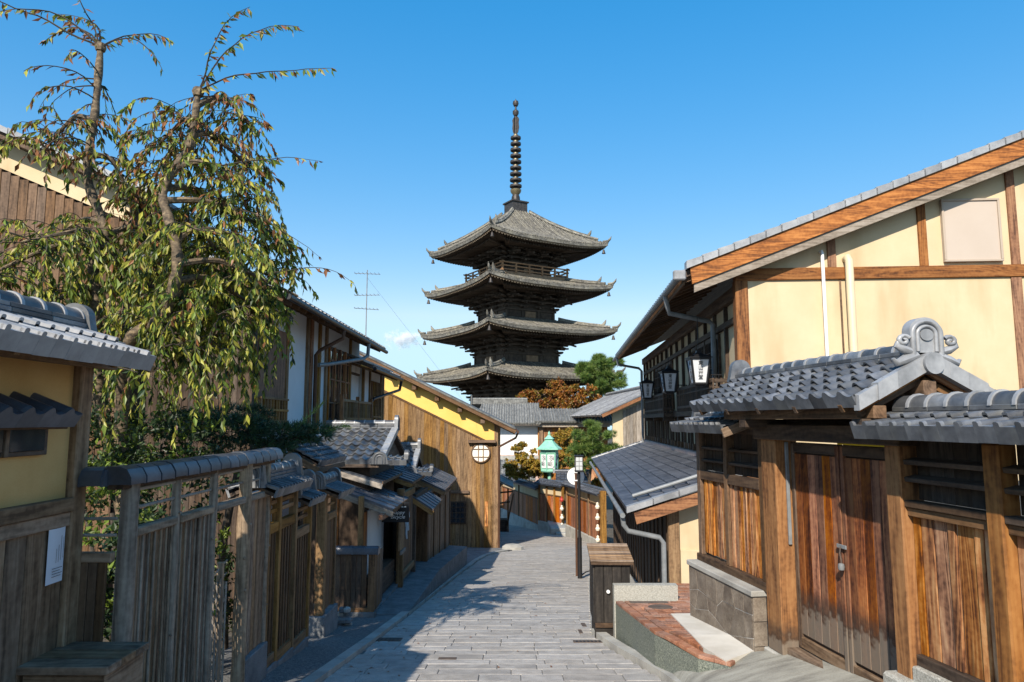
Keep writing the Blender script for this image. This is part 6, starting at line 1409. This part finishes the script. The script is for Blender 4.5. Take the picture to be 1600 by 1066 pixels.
# far trees
def blobset(c, r, n, rad, flat=1.0):
    out = []
    for _ in range(n):
        v = rv(); f = RND.random()**.4; out.append(((c[0]+v.x*r[0]*f, c[1]+v.y*r[1]*f, c[2]+v.z*r[2]*f), (rad*RND.uniform(.7,1.3), rad*RND.uniform(.7,1.3), rad*.6*RND.uniform(.7,1.3)), RND.uniform(.6,1.4)))
    return out
MT = thing('maple_tree', 'maple turning orange and olive in front of the pagoda base', 'tree', (4.5,62,-6))
leafy('crown', MAPLE, blobset((-1.6,0,7.2),(2.6,2,1.2),34,.75)+blobset((1.2,0,7.5),(2.8,2,1.6),40,.8)+blobset((-.4,0,8.9),(1.7,1.2,.8),12,.6)+blobset((3.8,0,7.4),(1.0,1,.8),8,.6)+blobset((-3.0,0,8.4),(.9,.7,.4),5,.4), 44000, .22, .14, MT, (5,1.5,4,3), shell=.05)
limbs('trunk', BARK_D, MT, [([(0,0,-2),(.2,0,3),(0,0,6.5)], .25,.08), ([(.15,0,3),(-2,0,6.5)], .12,.04), ([(.15,0,3),(2.5,0,7)], .12,.04)])
PT = thing('tall_pine', 'tall green pine rising behind the maple', 'pine', (8.9,70,-7))
needles('crown', NEEDLE, blobset((.0,0,12.0),(2.2,1.5,1.7),24,.5)+blobset((.3,0,10.4),(2.0,1.5,.8),14,.5), 3800, .5, PT, .7); limbs('trunk', BARK_D, PT, [([(0,0,-2),(.2,0,5),(-.1,0,12.5)], .22,.06)])
PS = thing('roadside_pine', 'loose-branched green pine between the copper lantern and the lean-to', 'pine', (4.15,36.5,-5))
needles('crown', NEEDLE, blobset((.0,0,4.0),(1.4,.8,.65),24,.24)+blobset((-.5,0,3.0),(1.1,.8,.75),20,.25)+blobset((1.5,0,3.4),(1.2,.5,.28),14,.2)+blobset((.1,0,4.7),(.45,.4,.3),6,.2), 3600, .23, PS, .6)
limbs('trunk', BARK_D, PS, [([(0,0,-1),(-.2,0,2),(.1,0,4.3)], .12,.03), ([(-.2,0,2),(-.9,0,3.2)], .05,.015), ([(-.1,0,2.6),(1.9,0,3.5)], .05,.012)])
GB = thing('golden_shrub', 'golden-leaved autumn shrub growing round the foot of the copper lantern', 'shrub', (1.3,39.4,-5.6))
leafy('crown', GOLD, blobset((-.5,0,3.0),(1.2,.6,.55),36,.34)+blobset((.6,.0,2.95),(1.0,.5,.35),18,.32)+blobset((-.7,0,3.9),(.6,.4,.5),12,.2), 19000, .12, .075, GB, (4,3,2), shell=.1)
limbs('trunk', BARK_D, GB, [([(0,0,-.5),(-.2,0,1.5),(-.5,0,3.6)], .05,.012), ([(0,0,.5),(.7,0,2.6)], .04,.01)])
GT = thing('amber_tree', 'taller amber-yellow tree between the copper lantern and the pine', 'tree', (3.3,40.5,-5.4))
leafy('crown', GOLD, blobset((-.3,0,4.3),(.9,.7,.7),20,.38)+blobset((.0,0,3.2),(.9,.7,.7),18,.36)+blobset((1.2,-2,1.7),(.5,.5,.8),12,.3), 15000, .13, .08, GT, (4,5,2), shell=.1)
limbs('trunk', BARK_D, GT, [([(0,0,-.5),(.1,0,2),(-.2,0,4.6)], .08,.02), ([(.05,0,1.5),(1.1,-1.8,2)], .04,.01)])
for (p, s, lab) in (((-2.22,6.35,-2.0), .16, 'small leafy plant glimpsed in the gap beside the lattice gate'),):
    o = thing('gap_plant', lab, 'plant', (-2.62,6.05,-2.0)); leafy('crown', [LEAF_G, NEEDLE[2]], [((0,0,.75),(.12,.2,.14),1),((.02,.1,.3),(.12,.2,.16),1),((0,0,.05),(.12,.2,.1),1)], 420, .05, .025, o, shell=.1); limbs('stem', BARK_D, o, [([(0,0,-.5),(0,0,.8)], .012,.006)])
# one small cloud far off
CL = bpy.data.materials.new('cloud_vapour'); CL.use_nodes = True; t = CL.node_tree; t.nodes.remove(t.nodes['Principled BSDF'])
vo = t.nodes.new('ShaderNodeVolumePrincipled'); vo.inputs['Color'].default_value = (.97,.97,.98,1); vo.inputs['Anisotropy'].default_value = -.25
tc = t.nodes.new('ShaderNodeTexCoord'); no = t.nodes.new('ShaderNodeTexNoise'); no.inputs['Scale'].default_value = .035; no.inputs['Detail'].default_value = 6; t.links.new(tc.outputs['Object'], no.inputs['Vector'])
ln_ = t.nodes.new('ShaderNodeVectorMath'); ln_.operation = 'MULTIPLY'; ln_.inputs[1].default_value = (1/125,1/60,1/55); t.links.new(tc.outputs['Object'], ln_.inputs[0])
l2 = t.nodes.new('ShaderNodeVectorMath'); l2.operation = 'LENGTH'; t.links.new(ln_.outputs[0], l2.inputs[0])
m1 = t.nodes.new('ShaderNodeMath'); m1.operation = 'MULTIPLY_ADD'; t.links.new(no.outputs['Fac'], m1.inputs[0]); m1.inputs[1].default_value = 2.2; m1.inputs[2].default_value = -.50
m2 = t.nodes.new('ShaderNodeMath'); m2.operation = 'SUBTRACT'; t.links.new(m1.outputs[0], m2.inputs[0]); t.links.new(l2.outputs['Value'], m2.inputs[1])
m3 = t.nodes.new('ShaderNodeMath'); m3.operation = 'MULTIPLY'; m3.use_clamp = True; t.links.new(m2.outputs[0], m3.inputs[0]); m3.inputs[1].default_value = .10
t.links.new(m3.outputs[0], vo.inputs['Density']); t.links.new(vo.outputs[0], t.nodes['Material Output'].inputs['Volume'])
b = MB(); b.lathe([(5,-55),(70,-48),(112,-20),(118,5),(90,35),(50,52),(5,56)], 24); b.xf(Matrix.Diagonal((1.2,.6,1.1,1)))
o = b.build('cloud', CL, None, loc=(-465,3000,350)); tag(o, 'single small white cloud low above the tiled roofs', 'cloud')

fl_ = MB()
for _ in range(70):
    y = RND.uniform(7.2, 17); x = interp(XL, y)+RND.random()**2*2.2+.02; a = RND.uniform(0,6.28)
    leaf(fl_, Vector((x,y,gz(y)+.008)), Vector((math.cos(a), math.sin(a), -.1*math.sin(a))), Vector((0,0,1)), .06, .025, 0)
o = fl_.build('leaves', [LEAF_B]); o['kind'] = 'stuff'; o['label'] = 'scattered fallen russet leaves along the shaded kerb'; o['category'] = 'leaves'
